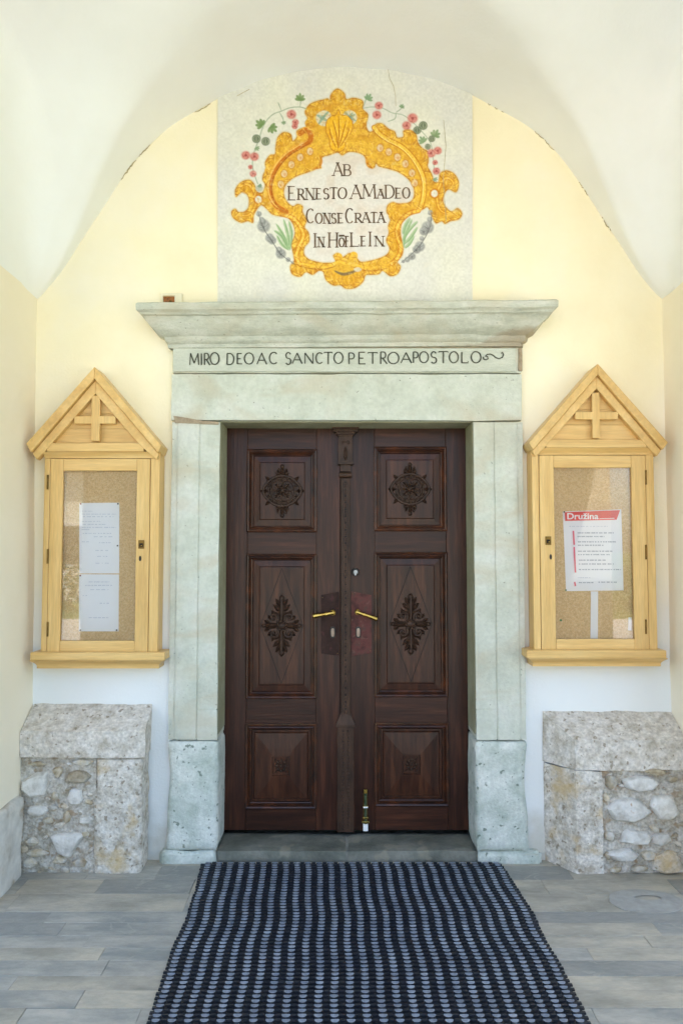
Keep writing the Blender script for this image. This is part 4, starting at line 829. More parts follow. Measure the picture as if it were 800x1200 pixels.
def carving_top(cx, cz, y):
    b = MB(); n = 30
    P = [(cx + .084 * cos(2 * pi * k / n) * (1 + .16 * abs(cos(2 * pi * k / n)) ** 6), y - .006, cz + .078 * sin(2 * pi * k / n)) for k in range(n + 1)]; b.tube(P, .0068, 6)
    P = [(cx + .066 * cos(2 * pi * k / n), y - .007, cz + .060 * sin(2 * pi * k / n)) for k in range(n + 1)]; b.tube(P, .0042, 5)
    b.dome(cx, y, cz, .080, .006, .074, 20, 3)
    for k in range(8):
        a = k * pi / 4 + pi / 8; p, r = scroll(cx + .040 * cos(a), cz + .037 * sin(a), .019, a, .9, 1 if k % 2 else -1, y - .011, 12, .0052); b.tube(p, r, 5)
        leafshape(b, cx + .012 * cos(a - .4), cz + .012 * sin(a - .4), a - .4, .04, .008, y - .006, .011)
    for k in range(16): a = k * pi / 8; b.dome(cx + .075 * cos(a), y, cz + .069 * sin(a), .007, .014, .007, 6, 2)
    b.dome(cx, y, cz, .016, .024, .016, 10, 3)
    for sg in (-1, 1):
        for q in (-1.1, -.6, 0, .6, 1.1): leafshape(b, cx, cz + sg * .074, sg * pi / 2 + q, .056 - abs(q) * .016, .011, y, .014)
        for s2 in (-1, 1):
            p, r = scroll(cx + s2 * .024, cz + sg * .098, .016, sg * pi / 2, .85, s2 * sg, y - .005, 12, .0055); b.tube(p, r, 5)
            leafshape(b, cx + s2 * .078, cz, (0 if s2 > 0 else pi), .034, .016, y, .013)
            leafshape(b, cx + s2 * .062, cz + sg * .05, (0 if s2 > 0 else pi) + sg * s2 * .8, .034, .010, y, .012)
    b.dome(cx, y, cz + .126, .011, .013, .012); b.dome(cx, y, cz - .126, .011, .013, .012)
    return b
def inset(r, d, y, dz=None): dz = d if dz is None else dz; return (r[0] + d, r[1] - d, r[2] + dz, r[3] - dz, y)
def door_leaf(label, x_out0, x_out1, pan, stiles, side, rails):
    r = empty('door_leaf', ((x_out0 + x_out1) / 2, DY, DZ0), label, 'door leaf', 'double church door leaves')
    # stiles full height
    xs_ = [(x_out0, stiles[0]), (stiles[1], x_out1)]
    for k, (a, c) in enumerate(xs_):
        b = MB(); b.box(a, c, DY - .001, DY + .05, DZ0 + .006, DZ1); b.obj('stile', M['dwood_v'], r, bevel=.0025)
    a, c = stiles[0] + .0006, stiles[1] - .0006
    for (z0, z1) in rails:
        b = MB(); b.box(a, c, DY, DY + .05, z0, z1); b.obj('rail', M['dwood_h'], r, bevel=.002)
    for kind, q, cpx in pan:
        R = (stiles[0], stiles[1], q[0], q[1])
        b = MB()
        if kind == 'base':
            b.rings([inset(R, .030, DY + .012), inset(R, .040, DY + .012), inset(R, .045, DY + .002), inset(R, .110, DY - .004, .120), (cpx[0] - .044, cpx[0] + .044, cpx[1] - .048, cpx[1] + .048, DY - .006), (cpx[0] - .042, cpx[0] + .042, cpx[1] - .046, cpx[1] + .046, DY + .002)])
        else:
            b.rings([inset(R, .024, DY + .020), inset(R, .060, DY + .016), inset(R, .064, DY + .011), inset(R, .070, DY + .0105)])
        p = b.obj('panel', M['dwood_p'], r)
        b = MB(); b.rings([inset(R, -.004, DY + .01), inset(R, -.004, DY - .008), inset(R, .002, DY - .013), inset(R, .008, DY - .010), inset(R, .011, DY - .003), inset(R, .017, DY - .006), inset(R, .022, DY + .004), inset(R, .026, DY + .006), inset(R, .031, DY + .022)])
        b.f = b.f[:-1]; b.obj('moulding', M['dwood_m'], p)
        cx, cz = cpx; yb = DY + .0105
        if kind == 'top': carving_top(cx, cz, yb).obj('carved_medallion', M['carve'], p, smooth=True, angle=50)
        if kind == 'mid':
            carving_mid(cx, cz, .098, .155, yb).obj('carved_rosette', M['carve'], p, smooth=True, angle=50)
            b = MB(); zt_, zb_ = q[1] - .07, q[0] + .07; hw = .108
            for (s, e) in (((cx, zt_), (cx + hw, cz)), ((cx + hw, cz), (cx, zb_)), ((cx, zb_), (cx - hw, cz)), ((cx - hw, cz), (cx, zt_))): b.ribbon([s, e], .0028, yb - .0012, yb + .001)
            b.obj('lozenge_line', M['hole'], p)
        if kind == 'base':
            b = MB(); y = DY + .004
            for k in range(8): a = k * pi / 4; b.dome(cx + .022 * cos(a), y, cz + .024 * sin(a), .009, .012, .010, 8, 3)
            for k in range(4): a = k * pi / 2 + pi / 4; b.dome(cx + .038 * cos(a), y, cz + .042 * sin(a), .005, .010, .006, 6, 2)
            b.dome(cx, y, cz, .010, .016, .011, 8, 3); b.obj('carved_flower', M['carve'], p, smooth=True)
    return r
zz = lambda y: at(400, y, DY)[1]
xl = lambda x, y=735: at(x, y, DY)[0]
XG = xl(399)
L_st = (xl(289), xl(370.5)); R_st = (xl(439), xl(523.5))
Lp = [('top', (zz(623), zz(527.5)), at(330.5, 574.5, DY)), ('mid', (zz(818), zz(650)), at(330, 733, DY)), ('base', (zz(947), zz(849)), (xl(329.5), at(329, 896, DY)[1]))]
Rp = [('top', (zz(621.7), zz(524.5)), at(480, 571, DY)), ('mid', (zz(816), zz(648)), at(481.5, 732, DY)), ('base', (zz(944), zz(848)), (xl(481.5), at(482, 894, DY)[1]))]
def fixc(P, st): return [(k, q, ((st[0] + st[1]) / 2, (q[0] + q[1]) / 2)) for k, q, c in P]
Lp = fixc(Lp, L_st); Rp = fixc(Rp, R_st)
def rails_of(P): return [(P[0][1][1], DZ1), (P[1][1][1], P[0][1][0]), (P[2][1][1], P[1][1][0]), (DZ0 + .006, P[2][1][0])]
ll = door_leaf('left dark brown panelled door leaf with carved panels and dull lock plate', DLx + .002, XG - .0015, Lp, L_st, -1, rails_of(Lp))
rl = door_leaf('right dark brown panelled door leaf with carved centre post and reddish lock plate', XG + .0015, DRx - .002, Rp, R_st, 1, rails_of(Rp))
b = MB(); b.box(DLx - .02, DRx + .02, DY + .052, DY + .08, DZ0 - .0, DZ1 + .01); b.obj('dark_backing', M['hole'], rl)
# carved centre post on the right leaf
pc = xl(404.7); pt = zz(561); pm = zz(838); pb_ = zz(851); bot = DZ0 + .004; hw = .024
b = MB(); b.box(pc - hw, pc + hw, DY - .018, DY - .0015, pm, pt)
b.box(pc - hw + .004, pc - hw + .010, DY - .024, DY - .0185, pm, pt); b.box(pc + hw - .010, pc + hw - .004, DY - .024, DY - .0185, pm, pt)
post = b.obj('centre_post', M['post'], rl, bevel=.002)
b = MB(); k = 0; z = pt - .02
while z > pm + .015: b.add([(pc - .005, DY - .0188, z), (pc, DY - .0188, z - .007), (pc + .005, DY - .0188, z), (pc, DY - .0188, z + .007)], [(0, 1, 2, 3)]); z -= .0345
b.obj('drilled_holes', M['hole'], post)['kind'] = 'stuff'
b = MB(); z = pt - .037
while z > pm + .015: b.dome(pc, DY - .018, z, .007, .005, .010, 6, 2); z -= .0345
b.obj('beading', M['post'], post, smooth=True)['kind'] = 'stuff'
bw = .042; b = MB(); b.box(pc - bw, pc + bw, DY - .022, DY - .0015, bot, pb_)
b.add([(pc - bw - .006, DY - .026, pb_ - .002), (pc + bw + .006, DY - .026, pb_ - .002), (pc + bw + .006, DY - .026, pb_ + .012), (pc - bw - .006, DY - .026, pb_ + .012), (pc - hw, DY - .0185, pm + .01), (pc + hw, DY - .0185, pm + .01), (pc - bw - .006, DY - .001, pb_ - .002), (pc + bw + .006, DY - .001, pb_ - .002), (pc - hw, DY - .001, pm + .01), (pc + hw, DY - .001, pm + .01), (pc - bw - .006, DY - .001, pb_ + .012), (pc + bw + .006, DY - .001, pb_ + .012)], [(0, 1, 2, 3), (3, 2, 5, 4), (0, 6, 7, 1), (0, 3, 10, 6), (1, 7, 11, 2), (3, 4, 8, 10), (2, 11, 9, 5), (4, 5, 9, 8)])
for sx in (-1, 1): b.box(pc + sx * (bw - .004) - .003, pc + sx * (bw - .004) + .003, DY - .027, DY - .0225, bot, pb_ - .004)
b.obj('post_base', M['post'], post, bevel=.0015)
b = MB(); z = bot + .012
while z < pb_ - .012:
    for sx in (-1, 1): b.dome(pc + sx * .0125, DY - .022, z, .0055, .007, .0055, 6, 2)
    z += .0172
b.obj('studs', M['carve'], post, smooth=True)['kind'] = 'stuff'
b = MB()     # capital
zc0, zc1 = zz(553), zz(561); b.tube([(pc - .032, DY - .018, (zc0 + zc1) / 2), (pc + .032, DY - .018, (zc0 + zc1) / 2)], .013, 10)
b.box(pc - .026, pc + .026, DY - .020, DY - .0015, zz(553), zz(543)); b.box(pc - .036, pc + .036, DY - .030, DY - .0015, zz(545), zz(512))
b.box(pc - .040, pc + .040, DY - .034, DY - .0015, zz(545), zz(542))
for i, (hw_, y0, y1) in enumerate([(.040, 512, 510), (.048, 510, 507.5), (.060, 507.5, 504), (.068, 504, 501), (.078, 501, 498.2)]): b.box(pc - hw_, pc + hw_, DY - .034 - i * .006, DY - .0015, zz(y0), zz(y1) - .0004)
b.obj('capital', M['post'], post, bevel=.0015)
b = MB(); p, r = scroll(pc - .014, zz(520), .012, 0, .9, 1, DY - .032, 12, .003); b.tube(p, r, 5); p, r = scroll(pc + .014, zz(520), .012, pi, .9, -1, DY - .032, 12, .003); b.tube(p, r, 5)
leafshape(b, pc, zz(540), pi / 2, .07, .012, DY - .031, .008); b.dome(pc, DY - .03, zz(536), .010, .010, .010)
b.obj('capital_carving', M['carve'], post, smooth=True)
# lock plates and handles
def plate(leaf, pts, m, kx, ky, tipx, tipy, ex, side):
    P = [at(x, y, DY) for x, y in pts]; b = MB(); b.prism(P, DY - .004, DY - .0012); pl = b.obj('lock_plate', M[m], leaf, bevel=.001)
    for x, z in [(P[0][0] + .008, P[0][1] - .012), (P[2][0] - .008, P[2][1] + .012)]: b = MB(); b.dome(x, DY - .004, z, .003, .002, .003, 6, 2); b.obj('screw', M['brass_dull'], pl)
    x, z = at(kx, ky, DY); xt, zt_ = at(tipx, tipy, DY)
    b = MB(); b.tube([(x, DY - .004, z), (x, DY - .010, z)], [.015, .013], 16); b.obj('handle_rose', M['brass_dull'], pl, smooth=True)
    b = MB(); b.tube([(x, DY - .008, z), (x, DY - .034, z)], .0075, 12); b.dome(x, DY - .034, z, .0125, .010, .0125, 14, 4); b.tube([(x, DY - .03, z), (x, DY - .036, z)], .0125, 14)
    d = Vector((xt - x, 0, zt_ - z)); c = Vector((x, DY - .040, z)); b.tube([c, c + d * .25, c + d * .35, c + d * .42, c + d * .8, c + d * .96, c + d], [.010, .008, .0115, .008, .012, .013, .008], 12)
    b.obj('door_handle', M['brass'], pl, smooth=True)
    x, z = at(ex, 741, DY); o = []
    for k in range(20):
        a = 2 * pi * k / 20; o.append((x + .0135 * (abs(cos(a)) ** .6) * (1 if cos(a) > 0 else -1), z + .029 * (abs(sin(a)) ** .7) * (1 if sin(a) > 0 else -1)))
    b = MB(); b.prism(o, DY - .010, DY - .004); b.obj('escutcheon_rim', M['iron'], pl, bevel=.001)
    b = MB(); b.prism([(x + (p[0] - x) * .62, z + (p[1] - z) * .74) for p in o], DY - .013, DY - .0102); b.obj('keyhole_cover', M['escut'], pl, bevel=.001)
plate(ll, [(376, 697.5), (397.3, 693), (397.3, 768.5), (376, 766)], 'plate_dull', 389.9, 717.7, 366.5, 721.6, 389.8, -1)
plate(rl, [(411.3, 693), (435.3, 697.5), (435.3, 765.5), (411.3, 769)], 'plate_red', 418.8, 717, 441.8, 725, 419.6, 1)
x, z = at(416.3, 670.3, DY)
b = MB(); b.tube([(x, DY - .001, z), (x, DY - .012, z)], [.0205, .017], 24); b.obj('lock_ring', M['iron'], rl, smooth=True)
b = MB(); b.tube([(x, DY - .0125, z), (x, DY - .018, z)], .0100, 20); b.box(x - .004, x + .004, DY - .0175, DY - .0125, z - .017, z); b.obj('lock_cylinder', M['steel'], rl, smooth=True, angle=30)
# shoot bolt near the foot of the right leaf
bx = xl(428, 950); b = MB(); b.tube([(bx, DY - .018, zz(924)), (bx, DY - .018, zz(965))], .0075, 10); bolt = b.obj('shoot_bolt', M['greenglass'], rl, smooth=True)
b = MB(); b.tube([(bx, DY - .018, zz(923.5)), (bx, DY - .018, zz(928))], .0105, 10); b.box(bx - .004, bx + .004, DY - .014, DY - .001, zz(930), zz(926)); b.obj('bolt_knob', M['brass'], bolt, smooth=True, angle=30)
b = MB(); b.box(bx - .011, bx + .011, DY - .006, DY - .0015, zz(971), zz(929)); b.obj('bolt_backplate', M['brass_dull'], bolt, bevel=.001)
for yy in (945, 958, 963): b = MB(); b.box(bx - .013 - (.006 if yy == 963 else 0), bx + .013 + (.006 if yy == 963 else 0), DY - .027, DY - .0065, zz(yy), zz(yy - 2.2)); b.obj('bolt_guide', M['brass'], bolt, bevel=.001)
b = MB(); b.box(bx - .012, bx + .012, DY - .030, DY - .0065, zz(972), zz(964)); b.obj('white_bolt_end', M['white_plastic'], bolt, bevel=.002)
b = MB(); b.box(bx - .011, bx + .011, DY - .028, DY - .0065, zz(945), zz(943.5)); b.obj('white_band', M['white_plastic'], bolt)

# ------------------------------------------------------------------ notice cases
CY = -.105    # front of the case
def notice_case(label, apex, eL, eR, nL, nR, iA, iL, iR, rail, body, doorr, glass, sill, sill2, hx, hy, lock, keyh, cross, mirror):
    A = lambda x, y, Y=CY: at(x, y, Y)
    r = empty('notice_case', (A(*apex)[0], 0, A(400, sill2[3])[1]), label, 'notice case', 'wooden notice cases beside the door')
    X0, X1 = A(body[0], 650)[0], A(body[1], 650)[0]; zt = A(0, body[2])[1]; zb = A(0, sill[2])[1]
    dx0, dx1 = A(doorr[0], 650)[0], A(doorr[1], 650)[0]; dzt, dzb = A(0, doorr[2])[1], A(0, doorr[3])[1]
    gx0, gx1 = A(glass[0], 650)[0], A(glass[1], 650)[0]; gzt, gzb = A(0, glass[2])[1], A(0, glass[3])[1]
    # carcass
    b = MB(); b.box(X0, X0 + .016, CY + .018, -.002, zb, zt + .01); b.obj('case_side', M['pine_v'], r, bevel=.002)
    b = MB(); b.box(X1 - .016, X1, CY + .018, -.002, zb, zt + .01); b.obj('case_side', M['pine_v'], r, bevel=.002)
    b = MB(); b.box(X0 + .017, X1 - .017, -.078, -.068, zb, zt); b.obj('cork_board', M['cork'], r)
    # face strips beside the door
    b = MB(); b.box(X0 - .001, dx0 - .002, CY + .002, CY + .0175, zb, zt); b.obj('face_strip', M['pine_v'], r, bevel=.003)
    b = MB(); b.box(dx1 + .002, X1 + .001, CY + .002, CY + .0175, zb, zt); b.obj('face_strip', M['pine_v'], r, bevel=.003)
    # wall fillet behind the sides
    # glazed door
    yb = CY + .017
    fr_ = []
    for nm, bx_, mm in (('door_stile', (dx0, gx0, CY, yb, dzb, dzt), 'pine_v'), ('door_stile', (gx1, dx1, CY, yb, dzb, dzt), 'pine_v'), ('door_rail', (gx0 + .0005, gx1 - .0005, CY + .0005, yb, gzt, dzt), 'pine_h'), ('door_rail', (gx0 + .0005, gx1 - .0005, CY + .0005, yb, dzb, gzb), 'pine_h')):
        b = MB(); b.box(*bx_); fr_.append(b.obj(nm, M[mm], r, bevel=.002))
    b = MB(); b.box(gx0 - .003, gx1 + .003, CY + .013, CY + .0145, gzb - .003, gzt + .003)
    b = MB(); b.add([(gx0 - .002, CY + .012, gzb - .002), (gx1 + .002, CY + .012, gzb - .002), (gx1 + .002, CY + .012, gzt + .002), (gx0 - .002, CY + .012, gzt + .002)], [(0, 1, 2, 3)]); b.obj('glass_pane', M['glass'], r)
    for y in hy:
        x = A(hx, y)[0]; b = MB(); b.tube([(x, CY - .002, A(0, y + 8.5)[1]), (x, CY - .002, A(0, y - 8.5)[1])], .0045, 8); b.obj('hinge', M['brass_dull'], r, smooth=True)
    x, z = A(*lock); b = MB(); b.box(x - .014, x + .014, CY - .004, CY - .0005, z - .020, z + .020); lo = b.obj('latch', M['brass_dull'], r, bevel=.0015)
    b = MB(); b.box(x - .008, x + .008, CY - .0055, CY - .0042, z - .012, z + .005); b.obj('latch_slot', M['hole'], lo); b = MB(); b.dome(x + .002, CY - .0055, z - .006, .004, .005, .004, 8, 3); b.obj('latch_knob', M['brass'], lo, smooth=True)
    x, z = A(*keyh); b = MB(); b.prism([(x + .0055 * cos(2 * pi * k / 14), z + .013 * sin(2 * pi * k / 14)) for k in range(14)], CY - .003, CY - .0005); ke = b.obj('keyhole', M['iron'], r)
    # sill: wide board with cove below
    s0, s1 = A(sill[0], sill[2], CY - .02)[0], A(sill[1], sill[2], CY - .02)[0]; za, zc_ = A(0, sill[2], CY - .02)[1], A(0, sill[3], CY - .02)[1]
    b = MB(); b.box(s0, s1, CY - .028, -.001, zc_, za); b.obj('sill_board', M['pine_h'], r, bevel=.005, seg=3)
    t0, t1 = A(sill2[0], sill2[3], CY)[0], A(sill2[1], sill2[3], CY)[0]; zd = A(0, sill2[3], CY)[1]
    b = MB(); n = 6; prf_ = [(0, zc_ - .001)] + [(.024 * (1 - sin(pi / 2 * k / n)), zc_ - .004 - (zc_ - zd - .012) * k / n) for k in range(n + 1)] + [(0, zd)]
    vs = []
    for (q, z) in [(0.024, zc_ - .0005)] + [(.024 * (1 - sin(pi / 2 * k / n)), zc_ - .003 - (zc_ - zd - .014) * k / n) for k in range(n + 1)] + [(0, zd)]:
        vs += [(t0 - q, -.001, z), (t0 - q, CY - q, z), (t1 + q, CY - q, z), (t1 + q, -.001, z)]
    m_ = len(vs) // 4; fs = [(4 * i + k, 4 * i + k + 1, 4 * i + 5 + k, 4 * i + 4 + k) for i in range(m_ - 1) for k in range(3)] + [(0, 3, 2, 1), (4 * m_ - 4, 4 * m_ - 3, 4 * m_ - 2, 4 * m_ - 1)]
    b.add(vs, fs); b.obj('sill_moulding', M['pine_h'], r, smooth=True, angle=40)
    # pediment
    aO = A(*apex); L0 = A(*eL); R0 = A(*eR); nLw = A(*nL); nRw = A(*nR); ia = A(*iA); il = A(*iL); ir = A(*iR)
    mid = lambda p, q, t: (p[0] + (q[0] - p[0]) * t, p[1] + (q[1] - p[1]) * t)
    w1 = .026   # outer roof board band
    def band(tip, end, notch, inA, inE, name, y0, y1, m, lo_, hi_):
        pass
    for (e_, n_, i_) in ((L0, nLw, il), (R0, nRw, ir)):
        # thin roof board, overhanging
        k0, k1 = .0, .46
        a1 = mid(aO, (ia[0], ia[1]), k1); e1 = mid(e_, n_, .55)
        b = MB(); b.prism([aO, e_, e1, a1], CY - .035, -.001); b.obj('roof_board', M['pine_d'], r, bevel=.004)
        b = MB(); a2 = ia; e2 = n_
        ie = (i_[0] + (n_[0] - i_[0]) * .0, i_[1])
        a1b = mid(aO, ia, k1 + .02)
        b.prism([a1b, mid(e_, n_, .58), n_, (i_[0] + (n_[0] - i_[0]) * .45, n_[1] + (i_[1] - n_[1]) * .5), ie, ia], CY - .016, CY + .03); b.obj('rafter', M['pine_d'], r, bevel=.003)
    # tympanum boards
    zr1 = A(0, rail[0])[1]; zr0 = A(0, rail[1])[1]
    h0 = zr1; hA = ia[1]; nb = 3
    for k in range(nb):
        z0_, z1_ = h0 + (hA - h0) * (k / nb) * .92, h0 + (hA - h0) * ((k + 1) / nb) * .92
        f = lambda z: (il[0] + (ia[0] - il[0]) * (z - h0) / (hA - h0) - .012, ir[0] + (ia[0] - ir[0]) * (z - h0) / (hA - h0) + .012)
        a, c = f(z0_), f(z1_); b = MB(); b.prism([(a[0], z0_ + .0006), (a[1], z0_ + .0006), (c[1], z1_), (c[0], z1_)], CY + .016, CY + .028); b.obj('gable_board', M['pine_h'], r, bevel=.0015)
    xr0, xr1 = il[0] - .028, ir[0] + .028
    b = MB(); b.box(xr0, xr1, CY - .012, CY + .03, zr0, zr1); b.obj('gable_rail', M['pine_h'], r, bevel=.0025)
    b = MB(); n = 5; vs = []; tz = dzt + .003
    for k in range(n + 1):
        q = .006 + .018 * (1 - cos(pi / 2 * k / n)); z = tz + (zr0 - .001 - tz) * k / n; vs += [(X0 - q * .4, CY + .01 - q, z), (X1 + q * .4, CY + .01 - q, z)]
    b.add(vs + [(X0, CY + .02, tz), (X1, CY + .02, tz)], [(2 * k, 2 * k + 1, 2 * k + 3, 2 * k + 2) for k in range(n)] + [(0, 2 * n + 2, 2 * n + 3, 1)]); b.obj('cove_moulding', M['pine_h'], r, smooth=True)
    b = MB(); b.box(X0 + .002, X1 - .002, CY + .018, -.002, tz, zr0); b.obj('top_board', M['pine_h'], r)
    # cross
    (vx0, vx1, vy0, vy1), (qx0, qx1, qy0, qy1) = cross
    cy0, cy1 = CY - .014, CY + .006
    x0_, x1_ = A(vx0, 490)[0], A(vx1, 490)[0]; X0_, X1_ = A(qx0, 490)[0], A(qx1, 490)[0]; z0_, z1_ = A(0, vy1)[1], A(0, vy0)[1]; w0, w1_ = A(0, qy1)[1], A(0, qy0)[1]
    b = MB(); b.prism([(x0_, z0_ + .001), (x1_, z0_ + .001), (x1_, w0), (X1_, w0), (X1_, w1_), (x1_, w1_), (x1_, z1_), (x0_, z1_), (x0_, w1_), (X0_, w1_), (X0_, w0), (x0_, w0)], cy0, cy1); b.obj('cross', M['pine_v'], r, bevel=.0025)
    return r
notice_case('wooden gabled notice case left of the door, holding two stacked white sheets', (113.4, 431.5), (34, 521), (191, 523), (44, 539), (184.6, 539), (113, 462), (63, 519), (162.5, 519), (519.5, 529.5), (50, 185.5, 537), (57, 174.5, 537.5, 765), (72, 159, 551.5, 751), (36, 193.5, 764.5, 774), (43, 186, 774, 783.5), 56, (565, 652, 737.5), (165.7, 638), (164.3, 654.5), ((108, 118, 464, 517.5), (88, 136.5, 488, 497)), 1)
notice_case('wooden gabled notice case right of the door, holding a poster with red heading', (697.5, 428), (617.4, 519.7), (779, 519.7), (626, 535.5), (768, 535), (697.5, 456), (645.5, 515), (749, 515), (515.5, 525), (624.7, 768, 533), (633, 758, 533.5, 763.5), (650, 741.5, 548, 749), (616.5, 780, 762, 771.5), (624, 774, 771.5, 781), 756.5, (559.5, 647, 734.5), (642, 633.6), (645, 652.6), ((692.7, 701.5, 460.5, 514), (672.8, 722.8, 483, 492)), -1)

# ------------------------------------------------------------------ papers
PYB = -.0795      # just in front of the cork
def sheet(name, quad, m, label, cat, curl=.004, seed=0):
    P = [at(x, y, PYB) for x, y in quad]; cx = sum(p[0] for p in P) / 4; r = empty(name, (cx, PYB, min(p[1] for p in P)), label, cat)
    n = 8; b = MB()
    for j in range(n + 1):
        for i in range(n + 1):
            u, v = i / n, j / n; x = (P[0][0] * (1 - u) + P[1][0] * u) * (1 - v) + (P[3][0] * (1 - u) + P[2][0] * u) * v; z = (P[0][1] * (1 - u) + P[1][1] * u) * (1 - v) + (P[3][1] * (1 - u) + P[2][1] * u) * v
            y = PYB - curl * (.25 + .75 * sin(pi * u) * .3 + .4 * sin(pi * v + seed)) * (1 if seed else 1) + .0008; b.v.append((x, min(y, PYB), z))
    b.f = [(j * (n + 1) + i, j * (n + 1) + i + 1, (j + 1) * (n + 1) + i + 1, (j + 1) * (n + 1) + i) for j in range(n) for i in range(n)]
    b.obj('sheet', M[m], r, smooth=True); return r, P
def prints(r, rows, m, name, Y, h):
    b = MB()
    for (x0, x1, y, dens) in rows:
        x = x0
        while x < x1:
            L_ = random.uniform(1.2, 5.0); e = min(x + L_, x1); xx = x
            while xx < e - .3:
                (ax, az) = at(xx, y, Y); (bx_, bz) = at(xx + .62, y, Y); hh = h * random.choice((1, 1, .8)); b.add([(ax, Y, az - hh / 2), (bx_, Y, az - hh / 2), (bx_, Y, az + hh / 2), (ax, Y, az + hh / 2)], [(0, 1, 2, 3)]); xx += .95
            x = e + random.uniform(.8, 1.6) / dens
    o = b.obj(name, m, r); o['kind'] = 'stuff'; return o
YI = PYB - .0062
random.seed(21)
up, P = sheet('paper_notice', [(93, 589.5), (140, 589), (139.7, 672), (93, 672)], 'paper', 'upper white printed sheet pinned on cork in the left notice case', 'paper', seed=.3)
prints(up, [(96, 108, 599, 1), (96, 136, 602.5, 1), (97, 134, 605.5, .6), (96, 118, 611, 1), (97, 125, 614.5, 1), (96, 136, 618, 1), (96, 106, 620.5, 1), (97, 130, 625, .8), (110, 134, 629, .7), (96, 104, 635, .8), (116, 130, 636, .8), (112, 128, 645, .6), (114, 126, 652, .6), (112, 130, 660, .4)], M['ink_pale'], 'faint_print', YI, .0032)
lo_, P = sheet('paper_notice', [(92.8, 673), (139.6, 673.2), (139, 740), (92.5, 740)], 'paper', 'lower white sheet with sparse print pinned under another in left notice case', 'paper', seed=.4)
prints(lo_, [(104, 128, 682, 1), (100, 131, 686, 1), (106, 127, 691, .5), (97, 103, 698, 1), (117, 128, 707, .8), (104, 127, 724, 1)], M['ink_pale'], 'faint_print', YI, .0034)
def pins(r, lst):
    for (x, y, m) in lst:
        X, Z_ = at(x, y, PYB); b = MB(); b.dome(X, PYB - .005, Z_, .0042, .004, .0042, 8, 3); b.obj('pin', M[m], r, smooth=True)
pins(up, [(95, 590.5, 'pin_red'), (138.5, 590.5, 'pin_black'), (138, 639.5, 'pin_black')]); pins(lo_, [(94.5, 738.5, 'pin_black'), (137, 738.5, 'pin_black'), (94.5, 674.5, 'pin_red')])
po_, P = sheet('poster', [(659, 599.5), (727.5, 596.8), (730.4, 692), (663, 692.8)], 'paper', 'white poster with red slanted heading pinned in the right notice case', 'poster', .004, .3)
b = MB(); q = [at(*p, YI) for p in [(661.5, 600.3), (726.3, 597.8), (722.3, 609), (662, 610.5)]]; b.add([(x, YI, z) for x, z in q], [(0, 1, 2, 3)]); hd = b.obj('red_heading', M['red'], po_)
tcu = bpy.data.curves.new('heading_text', 'FONT'); tcu.body = 'Družina'; tcu.size = .046; tcu.offset = .0011; tcu.extrude = .0002; tcu.space_character = 1.0
to = bpy.data.objects.new('tmp', tcu); COL.objects.link(to); dg = bpy.context.evaluated_depsgraph_get(); me = bpy.data.meshes.new_from_object(to.evaluated_get(dg)); bpy.data.objects.remove(to)
xs_ = [v.co.x for v in me.vertices]; wtx = max(xs_) - min(xs_); x0, z0 = at(664.3, 608.3, YI); x1 = at(701, 608, YI)[0]; sxx = (x1 - x0) / wtx
tb = MB(); tb.v = [(x0 + (v.co.x - min(xs_)) * sxx, YI - .0008 - v.co.z, z0 + v.co.y * .88) for v in me.vertices]; tb.f = [tuple(p.vertices) for p in me.polygons]; tb.obj('heading_lettering', M['paper'], hd)
b = MB(); q = [at(*p, YI) for p in [(702, 607.5), (719.5, 607), (719.5, 607.7), (702, 608.2)]]; b.add([(x, YI - .0006, z) for x, z in q], [(0, 1, 2, 3)]); b.obj('heading_line', M['paper'], hd)
for (xa, ya, xb, yb) in [(671.5, 622, 672.5, 638.5), (672.4, 641, 674, 671), (673, 682, 674, 687)]: b = MB(); b.ribbon([at(xa, ya, YI), at(xb, yb, YI)], .0075, YI - .0005, YI); b.obj('red_rule', M['pinkred'], po_)
prints(po_, [(676.5, 719, 624.5, 1), (676.5, 708, 628.8, 1), (677, 721, 635, 1), (677, 707, 639, 1), (677, 718, 646, 1), (677, 714, 650, 1), (678, 710, 656.5, 1), (678, 719, 661, 1), (678, 727, 667.5, 1), (678, 695, 682.8, 1), (701, 722, 682.3, 1)], M['ink'], 'text_lines', YI, .0052)
prints(po_, [(667, 712, 616.8, .8), (677, 692, 677, 1)], M['ink_pale'], 'small_print', YI, .003)
pins(po_, [(660.5, 600, 'pin_black'), (662.5, 691.5, 'pin_green')])
st, P = sheet('paper_strip', [(692, 693), (700.5, 693), (700.2, 748.5), (691.5, 748.5)], 'paper', 'narrow white paper strip hanging below the poster in the right case', 'paper strip', .003, .2)
cd, P = sheet('paper_card', [(736, 723.5), (739.6, 723.5), (739.6, 739), (735.6, 739)], 'paper', 'tiny white card in the lower right corner of the right case', 'card', .003, .2)
x, z = at(657, 727, PYB); b = MB(); b.dome(x, PYB + .001, z, .0055, .006, .0055, 8, 3); tag(b.obj('push_pin', M['pin_green'], smooth=True), 'small green push pin stuck alone low on the cork of right case', 'pin')

